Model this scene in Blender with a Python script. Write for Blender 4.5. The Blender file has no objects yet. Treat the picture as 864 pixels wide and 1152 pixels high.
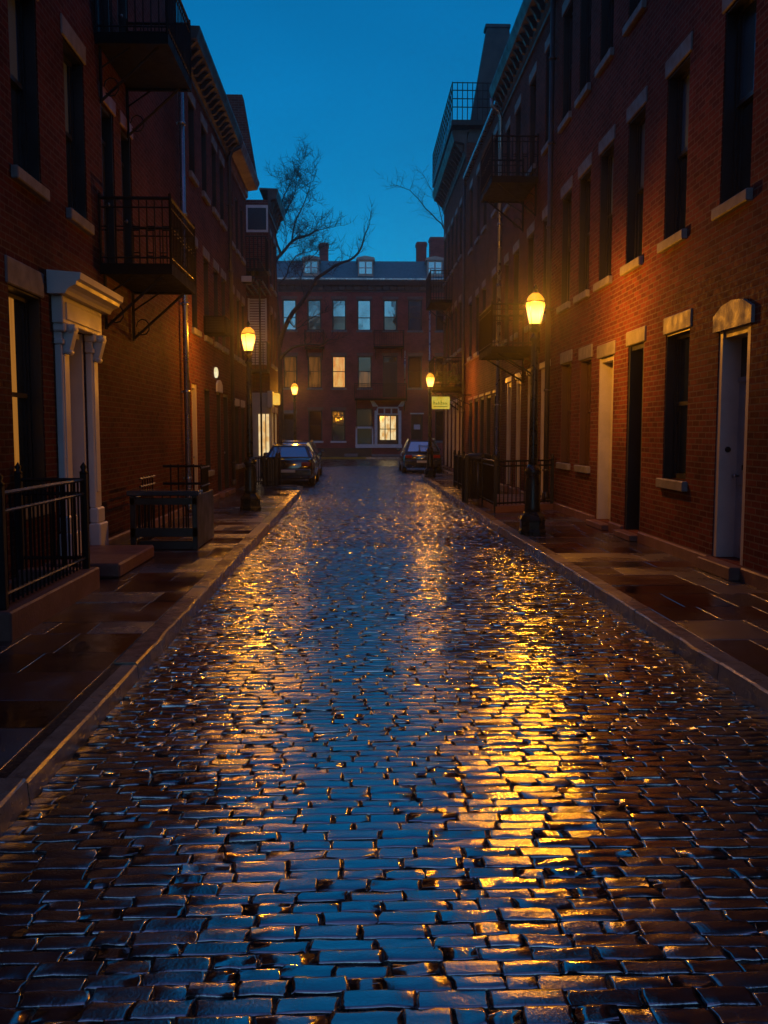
import bpy, math, random
import numpy as np
from mathutils import Vector, Matrix
random.seed(11)
PI = math.pi
sc = bpy.context.scene
COL = sc.collection

# ------------------------------------------------------------------ materials
def new_mat(name):
    m = bpy.data.materials.new(name); m.use_nodes = True
    nt = m.node_tree; nt.nodes.clear()
    out = nt.nodes.new('ShaderNodeOutputMaterial')
    return m, nt, out

def N(nt, t, **kw):
    n = nt.nodes.new(t)
    for k, v in kw.items():
        if k.startswith('i_'):
            n.inputs[k[2:].replace('_', ' ')].default_value = v
        else:
            setattr(n, k, v)
    return n

def ramp(nt, fac, stops):
    r = nt.nodes.new('ShaderNodeValToRGB')
    el = r.color_ramp.elements
    while len(el) < len(stops): el.new(0.5)
    for e, (p, c) in zip(el, stops):
        e.position = p; e.color = (*c, 1) if len(c) == 3 else c
    nt.links.new(fac, r.inputs[0])
    return r

def g3(v): return (v, v, v)

def basic(name, c1, c2=None, rough=(.4, .6), scale=6., bump=.0, bscale=60., metal=0., spec=.5, coord='Object', island=False, coat=0.):
    """two-tone noisy procedural material"""
    c2 = c2 or tuple(x * .75 for x in c1)
    m, nt, out = new_mat(name); L = nt.links.new
    tc = N(nt, 'ShaderNodeTexCoord')
    no = N(nt, 'ShaderNodeTexNoise'); no.inputs['Scale'].default_value = scale; no.inputs['Detail'].default_value = 6
    L(tc.outputs[coord], no.inputs['Vector'])
    r = ramp(nt, no.outputs['Fac'], [(.3, c1), (.7, c2)])
    p = N(nt, 'ShaderNodeBsdfPrincipled')
    L(r.outputs[0], p.inputs['Base Color'])
    rr = ramp(nt, no.outputs['Fac'], [(.35, g3(rough[0])), (.65, g3(rough[1]))])
    L(rr.outputs[0], p.inputs['Roughness'])
    p.inputs['Metallic'].default_value = metal
    p.inputs['Specular IOR Level'].default_value = spec
    p.inputs['Coat Weight'].default_value = coat
    p.inputs['Coat Roughness'].default_value = .08
    if bump:
        n2 = N(nt, 'ShaderNodeTexNoise'); n2.inputs['Scale'].default_value = bscale; n2.inputs['Detail'].default_value = 5
        L(tc.outputs[coord], n2.inputs['Vector'])
        b = N(nt, 'ShaderNodeBump'); b.inputs['Strength'].default_value = bump; b.inputs['Distance'].default_value = .02
        L(n2.outputs['Fac'], b.inputs['Height']); L(b.outputs[0], p.inputs['Normal'])
    L(p.outputs[0], out.inputs[0])
    return m

def brick_mat(name, a, b, mortar, rough=(.6, .85), bw=.215, rh=.072):
    m, nt, out = new_mat(name); L = nt.links.new
    uv = N(nt, 'ShaderNodeUVMap')
    # slight wobble so that courses are not ruler straight
    nw = N(nt, 'ShaderNodeTexNoise'); nw.inputs['Scale'].default_value = 1.3
    L(uv.outputs[0], nw.inputs['Vector'])
    mp = N(nt, 'ShaderNodeVectorMath', operation='MULTIPLY_ADD')
    L(nw.outputs['Color'], mp.inputs[0]); mp.inputs[1].default_value = (.02, .018, 0); L(uv.outputs[0], mp.inputs[2])
    bt = N(nt, 'ShaderNodeTexBrick')
    bt.inputs['Color1'].default_value = (*a, 1); bt.inputs['Color2'].default_value = (*b, 1); bt.inputs['Mortar'].default_value = (*mortar, 1)
    bt.inputs['Scale'].default_value = 1; bt.inputs['Mortar Size'].default_value = .009; bt.inputs['Mortar Smooth'].default_value = .25
    bt.inputs['Bias'].default_value = -.15; bt.inputs['Brick Width'].default_value = bw; bt.inputs['Row Height'].default_value = rh
    L(mp.outputs[0], bt.inputs['Vector'])
    no = N(nt, 'ShaderNodeTexNoise'); no.inputs['Scale'].default_value = .9; no.inputs['Detail'].default_value = 8; no.inputs['Roughness'].default_value = .65
    L(uv.outputs[0], no.inputs['Vector'])
    rp = ramp(nt, no.outputs['Fac'], [(.28, g3(.55)), (.5, g3(.95)), (.75, g3(1.25))])
    mx = N(nt, 'ShaderNodeMix', data_type='RGBA', blend_type='MULTIPLY'); mx.inputs[0].default_value = 1
    L(bt.outputs['Color'], mx.inputs[6]); L(rp.outputs[0], mx.inputs[7])
    p = N(nt, 'ShaderNodeBsdfPrincipled'); L(mx.outputs[2], p.inputs['Base Color']); p.inputs['Specular IOR Level'].default_value = .03
    nf = N(nt, 'ShaderNodeTexNoise'); nf.inputs['Scale'].default_value = 14; nf.inputs['Detail'].default_value = 6
    L(uv.outputs[0], nf.inputs['Vector'])
    rr = ramp(nt, nf.outputs['Fac'], [(.35, g3(rough[0])), (.65, g3(rough[1]))]); L(rr.outputs[0], p.inputs['Roughness'])
    # height: bricks proud of mortar, each brick a little different, gritty face
    inv = N(nt, 'ShaderNodeMath', operation='MULTIPLY_ADD'); L(bt.outputs['Fac'], inv.inputs[0]); inv.inputs[1].default_value = -1.0; inv.inputs[2].default_value = 1
    sep = N(nt, 'ShaderNodeSeparateColor'); L(bt.outputs['Color'], sep.inputs[0])
    a1 = N(nt, 'ShaderNodeMath', operation='MULTIPLY_ADD'); L(sep.outputs[0], a1.inputs[0]); a1.inputs[1].default_value = 1.2; L(inv.outputs[0], a1.inputs[2])
    nf2 = N(nt, 'ShaderNodeTexNoise'); nf2.inputs['Scale'].default_value = 90; nf2.inputs['Detail'].default_value = 4
    L(uv.outputs[0], nf2.inputs['Vector'])
    a2 = N(nt, 'ShaderNodeMath', operation='MULTIPLY_ADD'); L(nf2.outputs['Fac'], a2.inputs[0]); a2.inputs[1].default_value = .3; L(a1.outputs[0], a2.inputs[2])
    bp = N(nt, 'ShaderNodeBump'); bp.inputs['Strength'].default_value = .9; bp.inputs['Distance'].default_value = .012
    L(a2.outputs[0], bp.inputs['Height']); L(bp.outputs[0], p.inputs['Normal'])
    L(p.outputs[0], out.inputs[0])
    return m

def glass_mat(name, tint, rough=.05, spec=.9, metal=0.):
    m, nt, out = new_mat(name); L = nt.links.new
    tc = N(nt, 'ShaderNodeTexCoord')
    no = N(nt, 'ShaderNodeTexNoise'); no.inputs['Scale'].default_value = 1.7; no.inputs['Detail'].default_value = 2
    L(tc.outputs['Object'], no.inputs['Vector'])
    p = N(nt, 'ShaderNodeBsdfPrincipled'); p.inputs['Base Color'].default_value = (*tint, 1)
    p.inputs['Roughness'].default_value = rough; p.inputs['Specular IOR Level'].default_value = spec; p.inputs['Metallic'].default_value = metal
    b = N(nt, 'ShaderNodeBump'); b.inputs['Strength'].default_value = .25; b.inputs['Distance'].default_value = .02
    L(no.outputs['Fac'], b.inputs['Height']); L(b.outputs[0], p.inputs['Normal'])
    L(p.outputs[0], out.inputs[0])
    return m

def lit_mat(name, ca, cb, strength, vscale=(3, 3, 3)):
    """a lit window or lamp: emission with the uneven glow of curtains and shelves behind glass"""
    m, nt, out = new_mat(name); L = nt.links.new
    tc = N(nt, 'ShaderNodeTexCoord')
    mp = N(nt, 'ShaderNodeMapping'); mp.inputs['Scale'].default_value = vscale; L(tc.outputs['Object'], mp.inputs[0])
    no = N(nt, 'ShaderNodeTexNoise'); no.inputs['Scale'].default_value = 1; no.inputs['Detail'].default_value = 3
    L(mp.outputs[0], no.inputs['Vector'])
    r = ramp(nt, no.outputs['Fac'], [(.36, ca), (.6, cb)])
    e = N(nt, 'ShaderNodeEmission'); e.inputs['Strength'].default_value = strength; L(r.outputs[0], e.inputs['Color'])
    g = N(nt, 'ShaderNodeBsdfGlossy'); g.inputs['Roughness'].default_value = .05; g.inputs['Color'].default_value = (.06, .06, .06, 1)
    ad = N(nt, 'ShaderNodeAddShader'); L(e.outputs[0], ad.inputs[0]); L(g.outputs[0], ad.inputs[1])
    L(ad.outputs[0], out.inputs[0])
    return m

def stone_wet(name, cols, rough, bump, bscale, puddle=0., ior=1.5):
    """wet paving: every stone its own tone and gloss, wet film in patches"""
    m, nt, out = new_mat(name); L = nt.links.new
    geo = N(nt, 'ShaderNodeNewGeometry'); tc = N(nt, 'ShaderNodeTexCoord')
    r = ramp(nt, geo.outputs['Random Per Island'], [(i / (len(cols) - 1), c) for i, c in enumerate(cols)])
    no = N(nt, 'ShaderNodeTexNoise'); no.inputs['Scale'].default_value = 9; no.inputs['Detail'].default_value = 7
    L(tc.outputs['Object'], no.inputs['Vector'])
    rv = ramp(nt, no.outputs['Fac'], [(.3, g3(.6)), (.7, g3(1.2))])
    mx = N(nt, 'ShaderNodeMix', data_type='RGBA', blend_type='MULTIPLY'); mx.inputs[0].default_value = 1
    L(r.outputs[0], mx.inputs[6]); L(rv.outputs[0], mx.inputs[7])
    p = N(nt, 'ShaderNodeBsdfPrincipled'); L(mx.outputs[2], p.inputs['Base Color'])
    # roughness: patches + per stone
    np_ = N(nt, 'ShaderNodeTexNoise'); np_.inputs['Scale'].default_value = 1.1; np_.inputs['Detail'].default_value = 6; np_.inputs['Roughness'].default_value = .6
    L(tc.outputs['Object'], np_.inputs['Vector'])
    ma = N(nt, 'ShaderNodeMath', operation='MULTIPLY_ADD'); L(geo.outputs['Random Per Island'], ma.inputs[0]); ma.inputs[1].default_value = .35; L(np_.outputs['Fac'], ma.inputs[2])
    rr = ramp(nt, ma.outputs[0], [(.42, g3(rough[0])), (.68, g3(rough[0]*.5+rough[1]*.5)), (.92, g3(rough[1]))]); L(rr.outputs[0], p.inputs['Roughness'])
    p.inputs['Specular IOR Level'].default_value = .5 if ior < 1.6 else .8; p.inputs['IOR'].default_value = ior
    n2 = N(nt, 'ShaderNodeTexNoise'); n2.inputs['Scale'].default_value = bscale; n2.inputs['Detail'].default_value = 5; n2.inputs['Roughness'].default_value = .6
    L(tc.outputs['Object'], n2.inputs['Vector'])
    b = N(nt, 'ShaderNodeBump'); b.inputs['Distance'].default_value = .01
    bs = ramp(nt, ma.outputs[0], [(.45, g3(bump * (1 - puddle))), (.75, g3(bump))]); L(bs.outputs[0], b.inputs['Strength'])
    L(n2.outputs['Fac'], b.inputs['Height']); L(b.outputs[0], p.inputs['Normal'])
    L(p.outputs[0], out.inputs[0])
    return m

M = {}
M['brick'] = brick_mat('red_brick', (.18, .05, .041), (.085, .028, .027), (.18, .125, .105))
M['brick_shaded'] = brick_mat('shade_darkened_brick', (.105, .03, .027), (.055, .018, .018), (.12, .085, .075))  # red brick darkened: the near left wall's dimness is put into its colour
M['brick_b'] = brick_mat('brown_brick', (.17, .056, .04), (.09, .032, .027), (.17, .115, .095))
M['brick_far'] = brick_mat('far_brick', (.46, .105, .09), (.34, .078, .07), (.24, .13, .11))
M['stone'] = basic('grey_lintel_stone', (.235, .225, .225), (.16, .152, .152), (.5, .75), 5, .25, 40)
M['brownstone'] = basic('brownstone', (.21, .105, .085), (.15, .075, .062), (.4, .6), 3, .3, 30)
M['white'] = basic('white_paint', (.74, .73, .72), (.62, .61, .6), (.3, .5), 3, .06, 30)
M['grey_paint'] = basic('weathered_grey_paint', (.5, .48, .48), (.4, .385, .39), (.4, .6), 4, .12, 25)
M['cream'] = basic('cream_paint', (.62, .55, .45), (.5, .44, .36), (.35, .5), 3, .08, 30)
M['iron'] = basic('black_iron', (.009, .009, .011), (.014, .014, .015), (.35, .55), 8, .15, 60, spec=.3)
M['shaded_iron'] = basic('shade_darkened_iron', (.005, .005, .006), (.009, .009, .01), (.6, .8), 8, .2, 60, spec=.08)  # iron darkened and dulled; shade under the balconies is in the colour
M['green_iron'] = basic('dark_green_iron', (.010, .016, .014), (.016, .022, .02), (.22, .4), 8, .12, 60)
M['black_paint'] = basic('black_paint', (.016, .017, .02), (.024, .025, .028), (.3, .5), 4, .05, 20)
M['dark_wood'] = basic('dark_door_wood', (.03, .022, .018), (.02, .016, .014), (.3, .5), 4, .1, 30)
M['brown_wood'] = basic('brown_door_wood', (.10, .05, .028), (.07, .036, .02), (.35, .5), 4, .1, 30)
M['wet_board'] = basic('wet_painted_board', (.05, .07, .09), (.04, .055, .07), (.1, .2), 4, .05, 20, spec=.9)
M['dark_slate'] = basic('dark_slate_cladding', (.03, .05, .058), (.022, .036, .042), (.45, .6), 4, .2, 18)
M['slate'] = basic('slate_roof', (.08, .30, .34), (.055, .23, .26), (.35, .5), 5, .3, 18)
M['metal'] = basic('galvanised_pipe', (.42, .45, .48), (.32, .35, .38), (.22, .38), 5, .05, 30, metal=.8)
M['dark_pipe'] = basic('painted_pipe', (.06, .05, .05), (.045, .04, .04), (.3, .5), 5)
M['cornice'] = basic('dark_cornice_paint', (.055, .042, .04), (.035, .028, .028), (.4, .6), 4, .1, 30)
M['glass'] = glass_mat('dark_window_glass', (.012, .016, .02))
M['glass_curtain'] = glass_mat('curtained_window_glass', (.17, .25, .30))
M['glass_sky'] = glass_mat('mirroring_window_glass', (.20, .36, .45), .06, .5, .8)
M['blind'] = basic('roller_blind', (.36, .38, .4), (.3, .32, .34), (.5, .6), 2)
M['lit_amber'] = lit_mat('amber_lit_window', (.9, .28, .03), (1., .55, .14), .75, (5, 5, 1.2))
M['lit_cream'] = lit_mat('cream_lit_window', (.75, .38, .1), (1., .78, .4), .95, (5, 3, 2.2))
M['lit_dim'] = lit_mat('dimly_lit_window', (.03, .018, .012), (.5, .2, .05), .3, (6, 6, .7))
M['curtain_lit'] = lit_mat('amber_lit_curtain', (.55, .17, .02), (.85, .32, .05), .36, (9, 9, .6))
M['cobble'] = stone_wet('wet_granite_setts', [(.016, .016, .018), (.03, .028, .029), (.022, .018, .017), (.042, .04, .04), (.012, .012, .014)], (.05, .22), .17, 85, .4, 3.4)
M['slab'] = stone_wet('wet_sidewalk_slabs', [(.05, .010, .009), (.018, .010, .010), (.075, .013, .011), (.032, .031, .036), (.03, .009, .009), (.05, .047, .053), (.06, .011, .010)], (.035, .34), .6, 80, .9, 2.8)
M['kerbstone'] = stone_wet('wet_kerb_granite', [(.26, .2, .155), (.32, .26, .2), (.2, .16, .125)], (.12, .42), .6, 26, .3, 1.8)
M['grout'] = basic('dark_wet_grout', (.012, .011, .011), (.02, .018, .017), (.35, .6), 9, .4, 40)
M['grit'] = basic('wet_joint_grit', (.03, .026, .022), (.012, .011, .010), (.12, .5), 40, .8, 220)
M['asphalt'] = basic('wet_asphalt', (.03, .032, .036), (.045, .046, .05), (.14, .4), 1.2, .35, 30)
M['yellow_paint'] = basic('yellow_kerb_paint', (.55, .33, .04), (.4, .24, .03), (.3, .5), 3)
M['car_paint'] = basic('black_car_paint', (.02, .028, .04), (.022, .03, .042), (.12, .16), 2, 0, spec=.8, coat=1., metal=.35)
M['car_blue'] = basic('dark_blue_car_paint', (.012, .02, .032), (.014, .022, .036), (.12, .18), 2, 0, spec=.6, coat=1.)
M['car_glass'] = glass_mat('car_window_glass', (.55, .7, .75), .05, .8, .9)
M['tyre'] = basic('tyre_rubber', (.015, .015, .016), (.022, .022, .022), (.6, .8), 8)
M['rim'] = basic('alloy_rim', (.4, .41, .43), (.3, .31, .33), (.25, .35), 5, metal=.9)
M['red_lens'] = basic('red_tail_lens', (.35, .015, .012), (.25, .01, .01), (.1, .15), 5, spec=.8)
M['clear_lens'] = basic('clear_lamp_lens', (.6, .62, .64), (.5, .52, .54), (.08, .12), 5, spec=.8)
M['bark'] = basic('wet_bark', (.035, .027, .024), (.02, .016, .015), (.5, .75), 8, .4, 40)
M['leaf'] = basic('balcony_leaves', (.05, .085, .03), (.035, .06, .022), (.4, .6), 9)
M['sign_yellow'] = lit_mat('lamplit_yellow_sign', (.95, .62, .05), (1., .8, .12), .55, (3, 3, 3))  # painted glow: lamplight falling on the board is put into its emission
M['sign_orange'] = lit_mat('lit_orange_sign', (1., .42, .02), (1., .6, .1), .9, (3, 3, 3))
M['sign_letters'] = basic('green_sign_letters', (.06, .22, .03), (.05, .18, .02), (.4, .5))
M['plaque_lit'] = lit_mat('lit_plaque', (.9, .75, .35), (1., .9, .55), .9, (6, 6, 6))
M['blue_sheet'] = basic('pale_blue_notice', (.45, .6, .72), (.35, .48, .6), (.4, .5), 20)
M['plastic'] = basic('dark_plastic', (.02, .018, .018), (.03, .027, .026), (.35, .5), 6)

def lamp_glass_mat():
    m, nt, out = new_mat('lantern_glass'); L = nt.links.new
    tc = N(nt, 'ShaderNodeTexCoord'); sx = N(nt, 'ShaderNodeSeparateXYZ'); L(tc.outputs['Generated'], sx.inputs[0])
    r = ramp(nt, sx.outputs[2], [(0., (1., .42, .06)), (.4, (1., .52, .13)), (1., (.8, .26, .02))])
    e = N(nt, 'ShaderNodeEmission'); e.inputs['Strength'].default_value = 6.; L(r.outputs[0], e.inputs['Color'])
    t = N(nt, 'ShaderNodeBsdfTransparent'); t.inputs['Color'].default_value = (1, .9, .75, 1)
    mx = N(nt, 'ShaderNodeMixShader'); mx.inputs[0].default_value = .5
    L(t.outputs[0], mx.inputs[1]); L(e.outputs[0], mx.inputs[2]); L(mx.outputs[0], out.inputs[0])
    return m
M['lantern_glass'] = lamp_glass_mat()
M['lantern_dome'] = lit_mat('amber_lantern_dome', (1., .33, .02), (1., .4, .04), 1.3)

# ------------------------------------------------------------------ mesh builder
class MB:
    def __init__(s): s.v = []; s.f = []; s.sm = []
    def add(s, vs, fs, smooth=False):
        b = len(s.v); s.v.extend(vs)
        for f in fs: s.f.append(tuple(b + i for i in f)); s.sm.append(smooth)
    def box(s, x0, x1, y0, y1, z0, z1, bev=0.):
        if x0 > x1: x0, x1 = x1, x0
        if y0 > y1: y0, y1 = y1, y0
        if z0 > z1: z0, z1 = z1, z0
        bev = min(bev, .45 * min(x1 - x0, y1 - y0, z1 - z0))
        if bev <= 0:
            s.add([(x0,y0,z0),(x1,y0,z0),(x1,y1,z0),(x0,y1,z0),(x0,y0,z1),(x1,y0,z1),(x1,y1,z1),(x0,y1,z1)],
                  [(0,3,2,1),(4,5,6,7),(0,1,5,4),(1,2,6,5),(2,3,7,6),(3,0,4,7)])
            return
        b = bev; rows = []
        def ring(z, i): return [(x0+i,y0,z),(x1-i,y0,z),(x1,y0+i,z),(x1,y1-i,z),(x1-i,y1,z),(x0+i,y1,z),(x0,y1-i,z),(x0,y0+i,z)]
        def ins(z): 
            return [(x0+b,y0+b,z),(x1-b,y0+b,z),(x1-b,y0+b,z),(x1-b,y1-b,z),(x1-b,y1-b,z),(x0+b,y1-b,z),(x0+b,y1-b,z),(x0+b,y0+b,z)]
        q = [(x0+b,y0+b),(x1-b,y0+b),(x1-b,y1-b),(x0+b,y1-b)]
        vs = [(x,y,z0) for x,y in q] + ring(z0+b, b) + ring(z1-b, b) + [(x,y,z1) for x,y in q]
        fs = [(3,2,1,0), (20,21,22,23)]
        for i in range(8): fs.append((4+i, 4+(i+1)%8, 12+(i+1)%8, 12+i))
        for k in range(4):
            fs.append((k, (k+1)%4, 4+2*k+1, 4+2*k)); fs.append((k, 4+2*k, 4+(2*k-1)%8))
            fs.append((20+k, 12+2*k, 12+2*k+1, 20+(k+1)%4)); fs.append((20+k, 12+(2*k-1)%8, 12+2*k))
        s.add(vs, fs)
    def prism(s, poly, axis, a, b):
        """extrude a 2D polygon along axis: 'x' poly=(y,z), 'y' poly=(x,z), 'z' poly=(x,y)"""
        n = len(poly)
        def P(p, t): return {'x': (t, p[0], p[1]), 'y': (p[0], t, p[1]), 'z': (p[0], p[1], t)}[axis]
        vs = [P(p, a) for p in poly] + [P(p, b) for p in poly]
        fs = [tuple(range(n))[::-1], tuple(range(n, 2*n))] + [(i, (i+1) % n, n + (i+1) % n, n + i) for i in range(n)]
        s.add(vs, fs)
    def tube(s, pts, r, n=6, caps=True, smooth=True):
        pts = [Vector(p) for p in pts]; rs = r if isinstance(r, (list, tuple)) else [r] * len(pts)
        vs = []; prev = None
        for i, p in enumerate(pts):
            d = (pts[min(i+1, len(pts)-1)] - pts[max(i-1, 0)]).normalized()
            if prev is None:
                up = Vector((0, 0, 1)) if abs(d.z) < .9 else Vector((1, 0, 0)); a = d.cross(up).normalized()
            else:
                a = (prev - d * prev.dot(d)).normalized()
            prev = a; b = d.cross(a)
            for k in range(n):
                t = 2 * PI * k / n
                vs.append(tuple(p + (a * math.cos(t) + b * math.sin(t)) * rs[i]))
        fs = [(i*n+k, i*n+(k+1) % n, (i+1)*n+(k+1) % n, (i+1)*n+k) for i in range(len(pts)-1) for k in range(n)]
        if caps: fs += [tuple(range(n))[::-1], tuple(range((len(pts)-1)*n, len(pts)*n))]
        s.add(vs, fs, smooth)
    def lathe(s, prof, c=(0, 0), n=16, smooth=True, rot=0.):
        vs = [(c[0] + r*math.cos(2*PI*k/n+rot), c[1] + r*math.sin(2*PI*k/n+rot), z) for r, z in prof for k in range(n)]
        fs = [(i*n+k, i*n+(k+1) % n, (i+1)*n+(k+1) % n, (i+1)*n+k) for i in range(len(prof)-1) for k in range(n)]
        fs += [tuple(range(n))[::-1], tuple(range((len(prof)-1)*n, len(prof)*n))]
        s.add(vs, fs, smooth)
    def bar(s, p, q, r): s.tube([p, q], r, 4, True, False)
    def mesh(s, name, mat, uv=False):
        me = bpy.data.meshes.new(name); me.from_pydata(s.v, [], s.f); me.validate(clean_customdata=False)
        if len(me.polygons) == len(s.sm): me.polygons.foreach_set('use_smooth', s.sm)
        me.materials.append(mat)
        if uv:
            me.update(); l = me.uv_layers.new(name='UVMap')
            co = np.empty(len(me.vertices)*3); me.vertices.foreach_get('co', co); co = co.reshape(-1, 3)
            uvs = np.zeros((len(me.loops), 2))
            for p in me.polygons:
                n = p.normal; ax = max(range(3), key=lambda i: abs(n[i])); ii = [(1, 2), (0, 2), (0, 1)][ax]
                for li in p.loop_indices:
                    c = co[me.loops[li].vertex_index]; uvs[li] = (c[ii[0]], c[ii[1]])
            l.data.foreach_set('uv', uvs.ravel())
        me.update(); return me
    def build(s, name, mat, parent=None, uv=False, loc=(0, 0, 0)):
        o = bpy.data.objects.new(name, s.mesh(name, mat, uv)); COL.objects.link(o)
        o.parent = parent; o.location = loc
        return o

def link(name, me, parent, loc=(0, 0, 0)):
    o = bpy.data.objects.new(name, me); COL.objects.link(o); o.parent = parent; o.location = loc; return o

def tag(o, label, cat, group=None):
    o['label'] = label; o['category'] = cat
    if group: o['group'] = group
    return o

def empty(name, loc, label, cat, group=None, rz=0.):
    o = bpy.data.objects.new(name, None); COL.objects.link(o); o.location = loc; o.rotation_euler = (0, 0, rz)
    o.empty_display_size = .3
    return tag(o, label, cat, group)

def structure(o, kind='structure'): o['kind'] = kind; return o

def copy_tree(o, parent=None):
    c = o.copy(); COL.objects.link(c)
    if parent is not None: c.parent = parent
    for ch in list(o.children): copy_tree(ch, c)
    return c

# ------------------------------------------------------------------ building kit
# every building: local x along the facade, -y out to the street, z up
class Bld:
    def __init__(s, label, face, y0, y1, h, depth, brick='brick', cat='brick building', name='brick_row_house'):
        c = (y0 + y1) / 2; s.c = c; s.h = h; s.y0, s.y1 = y0, y1; s.face = face; s.depth = depth; s.brick = brick
        side, pos = face
        if side == 'R': loc, rz, s.s = (pos, c, 0), -PI/2, -1
        elif side == 'L': loc, rz, s.s = (pos, c, 0), PI/2, 1
        else: loc, rz, s.s = (c, pos, 0), 0, 1
        s.root = empty(name, loc, label, cat, None, rz); s.op = []
    def u(s, Y): return s.s * (Y - s.c)
    def rng(s, a, b): a, b = s.u(a), s.u(b); return (min(a, b), max(a, b))
    def wall(s, z0=0., reveal=.24):
        m = MB(); u0, u1 = s.rng(s.y0, s.y1); H = s.h
        us = sorted({u0, u1, *[o[0] for o in s.op], *[o[1] for o in s.op]}); zs = sorted({z0, H, *[o[2] for o in s.op], *[o[3] for o in s.op]})
        for i in range(len(us)-1):
            for j in range(len(zs)-1):
                cu, cz = (us[i]+us[i+1])/2, (zs[j]+zs[j+1])/2
                if any(o[0] < cu < o[1] and o[2] < cz < o[3] for o in s.op): continue
                m.add([(us[i],0,zs[j]),(us[i+1],0,zs[j]),(us[i+1],0,zs[j+1]),(us[i],0,zs[j+1])], [(0,1,2,3)])
        r = reveal
        for a, b, c, d in s.op:
            m.add([(a,0,c),(b,0,c),(b,0,d),(a,0,d),(a,r,c),(b,r,c),(b,r,d),(a,r,d)], [(0,3,7,4),(1,5,6,2),(3,2,6,7),(0,4,5,1)])
        D = s.depth
        m.add([(u0,0,z0),(u1,0,z0),(u1,D,z0),(u0,D,z0),(u0,0,H),(u1,0,H),(u1,D,H),(u0,D,H)], [(4,5,6,7),(1,2,6,5),(2,3,7,6),(3,0,4,7)])
        return m.build('wall', M[s.brick], s.root, uv=True)
    def window(s, Yc, w, z0, z1, pane='glass', lintel='stone', sill='stone', frame='black_paint', lh=.23, upper=None, rec=.13, curtain=None, lw=.07, meet=.52):
        u = s.u(Yc); h = z1 - z0
        s.op.append((u-w/2, u+w/2, z0, z1))
        key = ('w', round(w, 3), round(h, 3), frame, rec, meet)
        if key not in CACHE:
            m = MB(); t = .055; a, b = -w/2+.004, w/2-.004; top = h-.004
            m.box(a, a+t, rec, rec+.09, .004, top); m.box(b-t, b, rec, rec+.09, .004, top)
            m.box(a+t, b-t, rec, rec+.09, top-t*1.2, top); m.box(a+t, b-t, rec, rec+.09, .004, t*1.3)
            for q in (a, b-.016): m.box(q, q+.016, .012, rec-.001, .004, top)
            m.box(a+.017, b-.017, .014, rec-.001, top-.02, top)
            mz = h*meet; m.box(a+t, b-t, rec+.012, rec+.07, mz-.025, mz+.025)
            # inner stiles of the two sashes
            m.box(a+t, a+t+.035, rec+.02, rec+.06, mz+.025, top-t*1.2); m.box(b-t-.035, b-t, rec+.02, rec+.06, mz+.025, top-t*1.2)
            m.box(a+t, a+t+.035, rec+.035, rec+.075, t*1.3, mz-.025); m.box(b-t-.035, b-t, rec+.035, rec+.075, t*1.3, mz-.025)
            CACHE[key] = m.mesh('window_frame', M[frame])
        o = link('window', CACHE[key], s.root, (u, 0, z0))
        def pan(nm, matn, c, d, yy):
            k = (nm, matn, round(w, 3), round(c, 3), round(d, 3), yy)
            if k not in CACHE:
                m = MB(); m.box(-w/2+.012, w/2-.012, yy, yy+.012, c, d); CACHE[k] = m.mesh(nm, M[matn])
            return link(nm, CACHE[k], o)
        mz = h*meet
        pan('pane', upper or pane, mz-.01, h-.02, rec+.045); pan('pane', pane, .02, mz-.011, rec+.06)
        if curtain:
            m = MB(); a, b = curtain; n = 9
            for i in range(n):
                x0 = a+(b-a)*i/n; x1 = a+(b-a)*(i+1)/n; m.box(x0, x1, rec+.028, rec+.034+.008*(i % 2), .06, h-.07)
            m.build('curtain', M['curtain_lit'], o)
        if sill: s.slab(o, 'sill', sill, w+.14, -.13, 0, -.07, .1)
        if lintel: s.slab(o, 'lintel', lintel, w+2*lw, h, h+lh, -.022, .05)
        return o
    def slab(s, par, nm, matn, w, z0, z1, y0, y1, bev=.012):
        k = (nm, matn, round(w, 3), round(z0, 3), round(z1, 3), y0, y1)
        if k not in CACHE:
            m = MB(); m.box(-w/2, w/2, y0, y1, z0, z1, bev); CACHE[k] = m.mesh(nm, M[matn])
        return link(nm, CACHE[k], par)
    def door(s, Yc, w, z0, z1, leaf='dark_wood', frame='dark_wood', transom=.0, rec=.2, lintel='stone', lh=.22, jamb=.07, step=True, arch=False, glass=None, side=1):
        u = s.u(Yc); h = z1 - z0
        s.op.append((u-w/2, u+w/2, z0, z1))
        m = MB(); a, b = -w/2+.005+jamb, w/2-.005-jamb; top = h - .005 - jamb - transom
        m.box(a, b, rec, rec+.05, .01, top)
        # raised panels
        pw = (b-a-.3)/2
        for x in (a+.1, b-.1-pw):
            for (c, d) in ((.12, .36*top), (.42*top, top-.12)):
                m.box(x, x+pw, rec-.014, rec+.001, c, d, .012)
        o = m.build('door', M[leaf], s.root, loc=(u, 0, z0))
        f = MB(); J = .012
        f.box(-w/2+.005, -w/2+.005+jamb, J, rec+.06, .006, h-.006); f.box(w/2-.005-jamb, w/2-.005, J, rec+.06, .006, h-.006)
        f.box(-w/2+.005+jamb, w/2-.005-jamb, J+.02, rec+.06, h-.006-jamb, h-.006)
        if transom: f.box(a, b, rec-.02, rec+.055, top, top+.055)
        f.build('door_frame', M[frame], o)
        if transom:
            g = MB(); g.box(a, b, rec+.01, rec+.03, top+.055, h-.006-jamb); g.build('transom', M[glass or 'glass'], o)
        k = MB(); kx = b-.08 if side > 0 else a+.08
        k.lathe([(.0, -.03), (.022, -.028), (.03, -.012), (.022, .004), (.012, .012), (.012, .06), (.0, .06)], n=10)
        kk = k.build('handle', M['rim'] if leaf != 'white' else M['iron'], o); kk.location = (kx, rec-.05, .95); kk.rotation_euler = (-PI/2, 0, 0)
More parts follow.
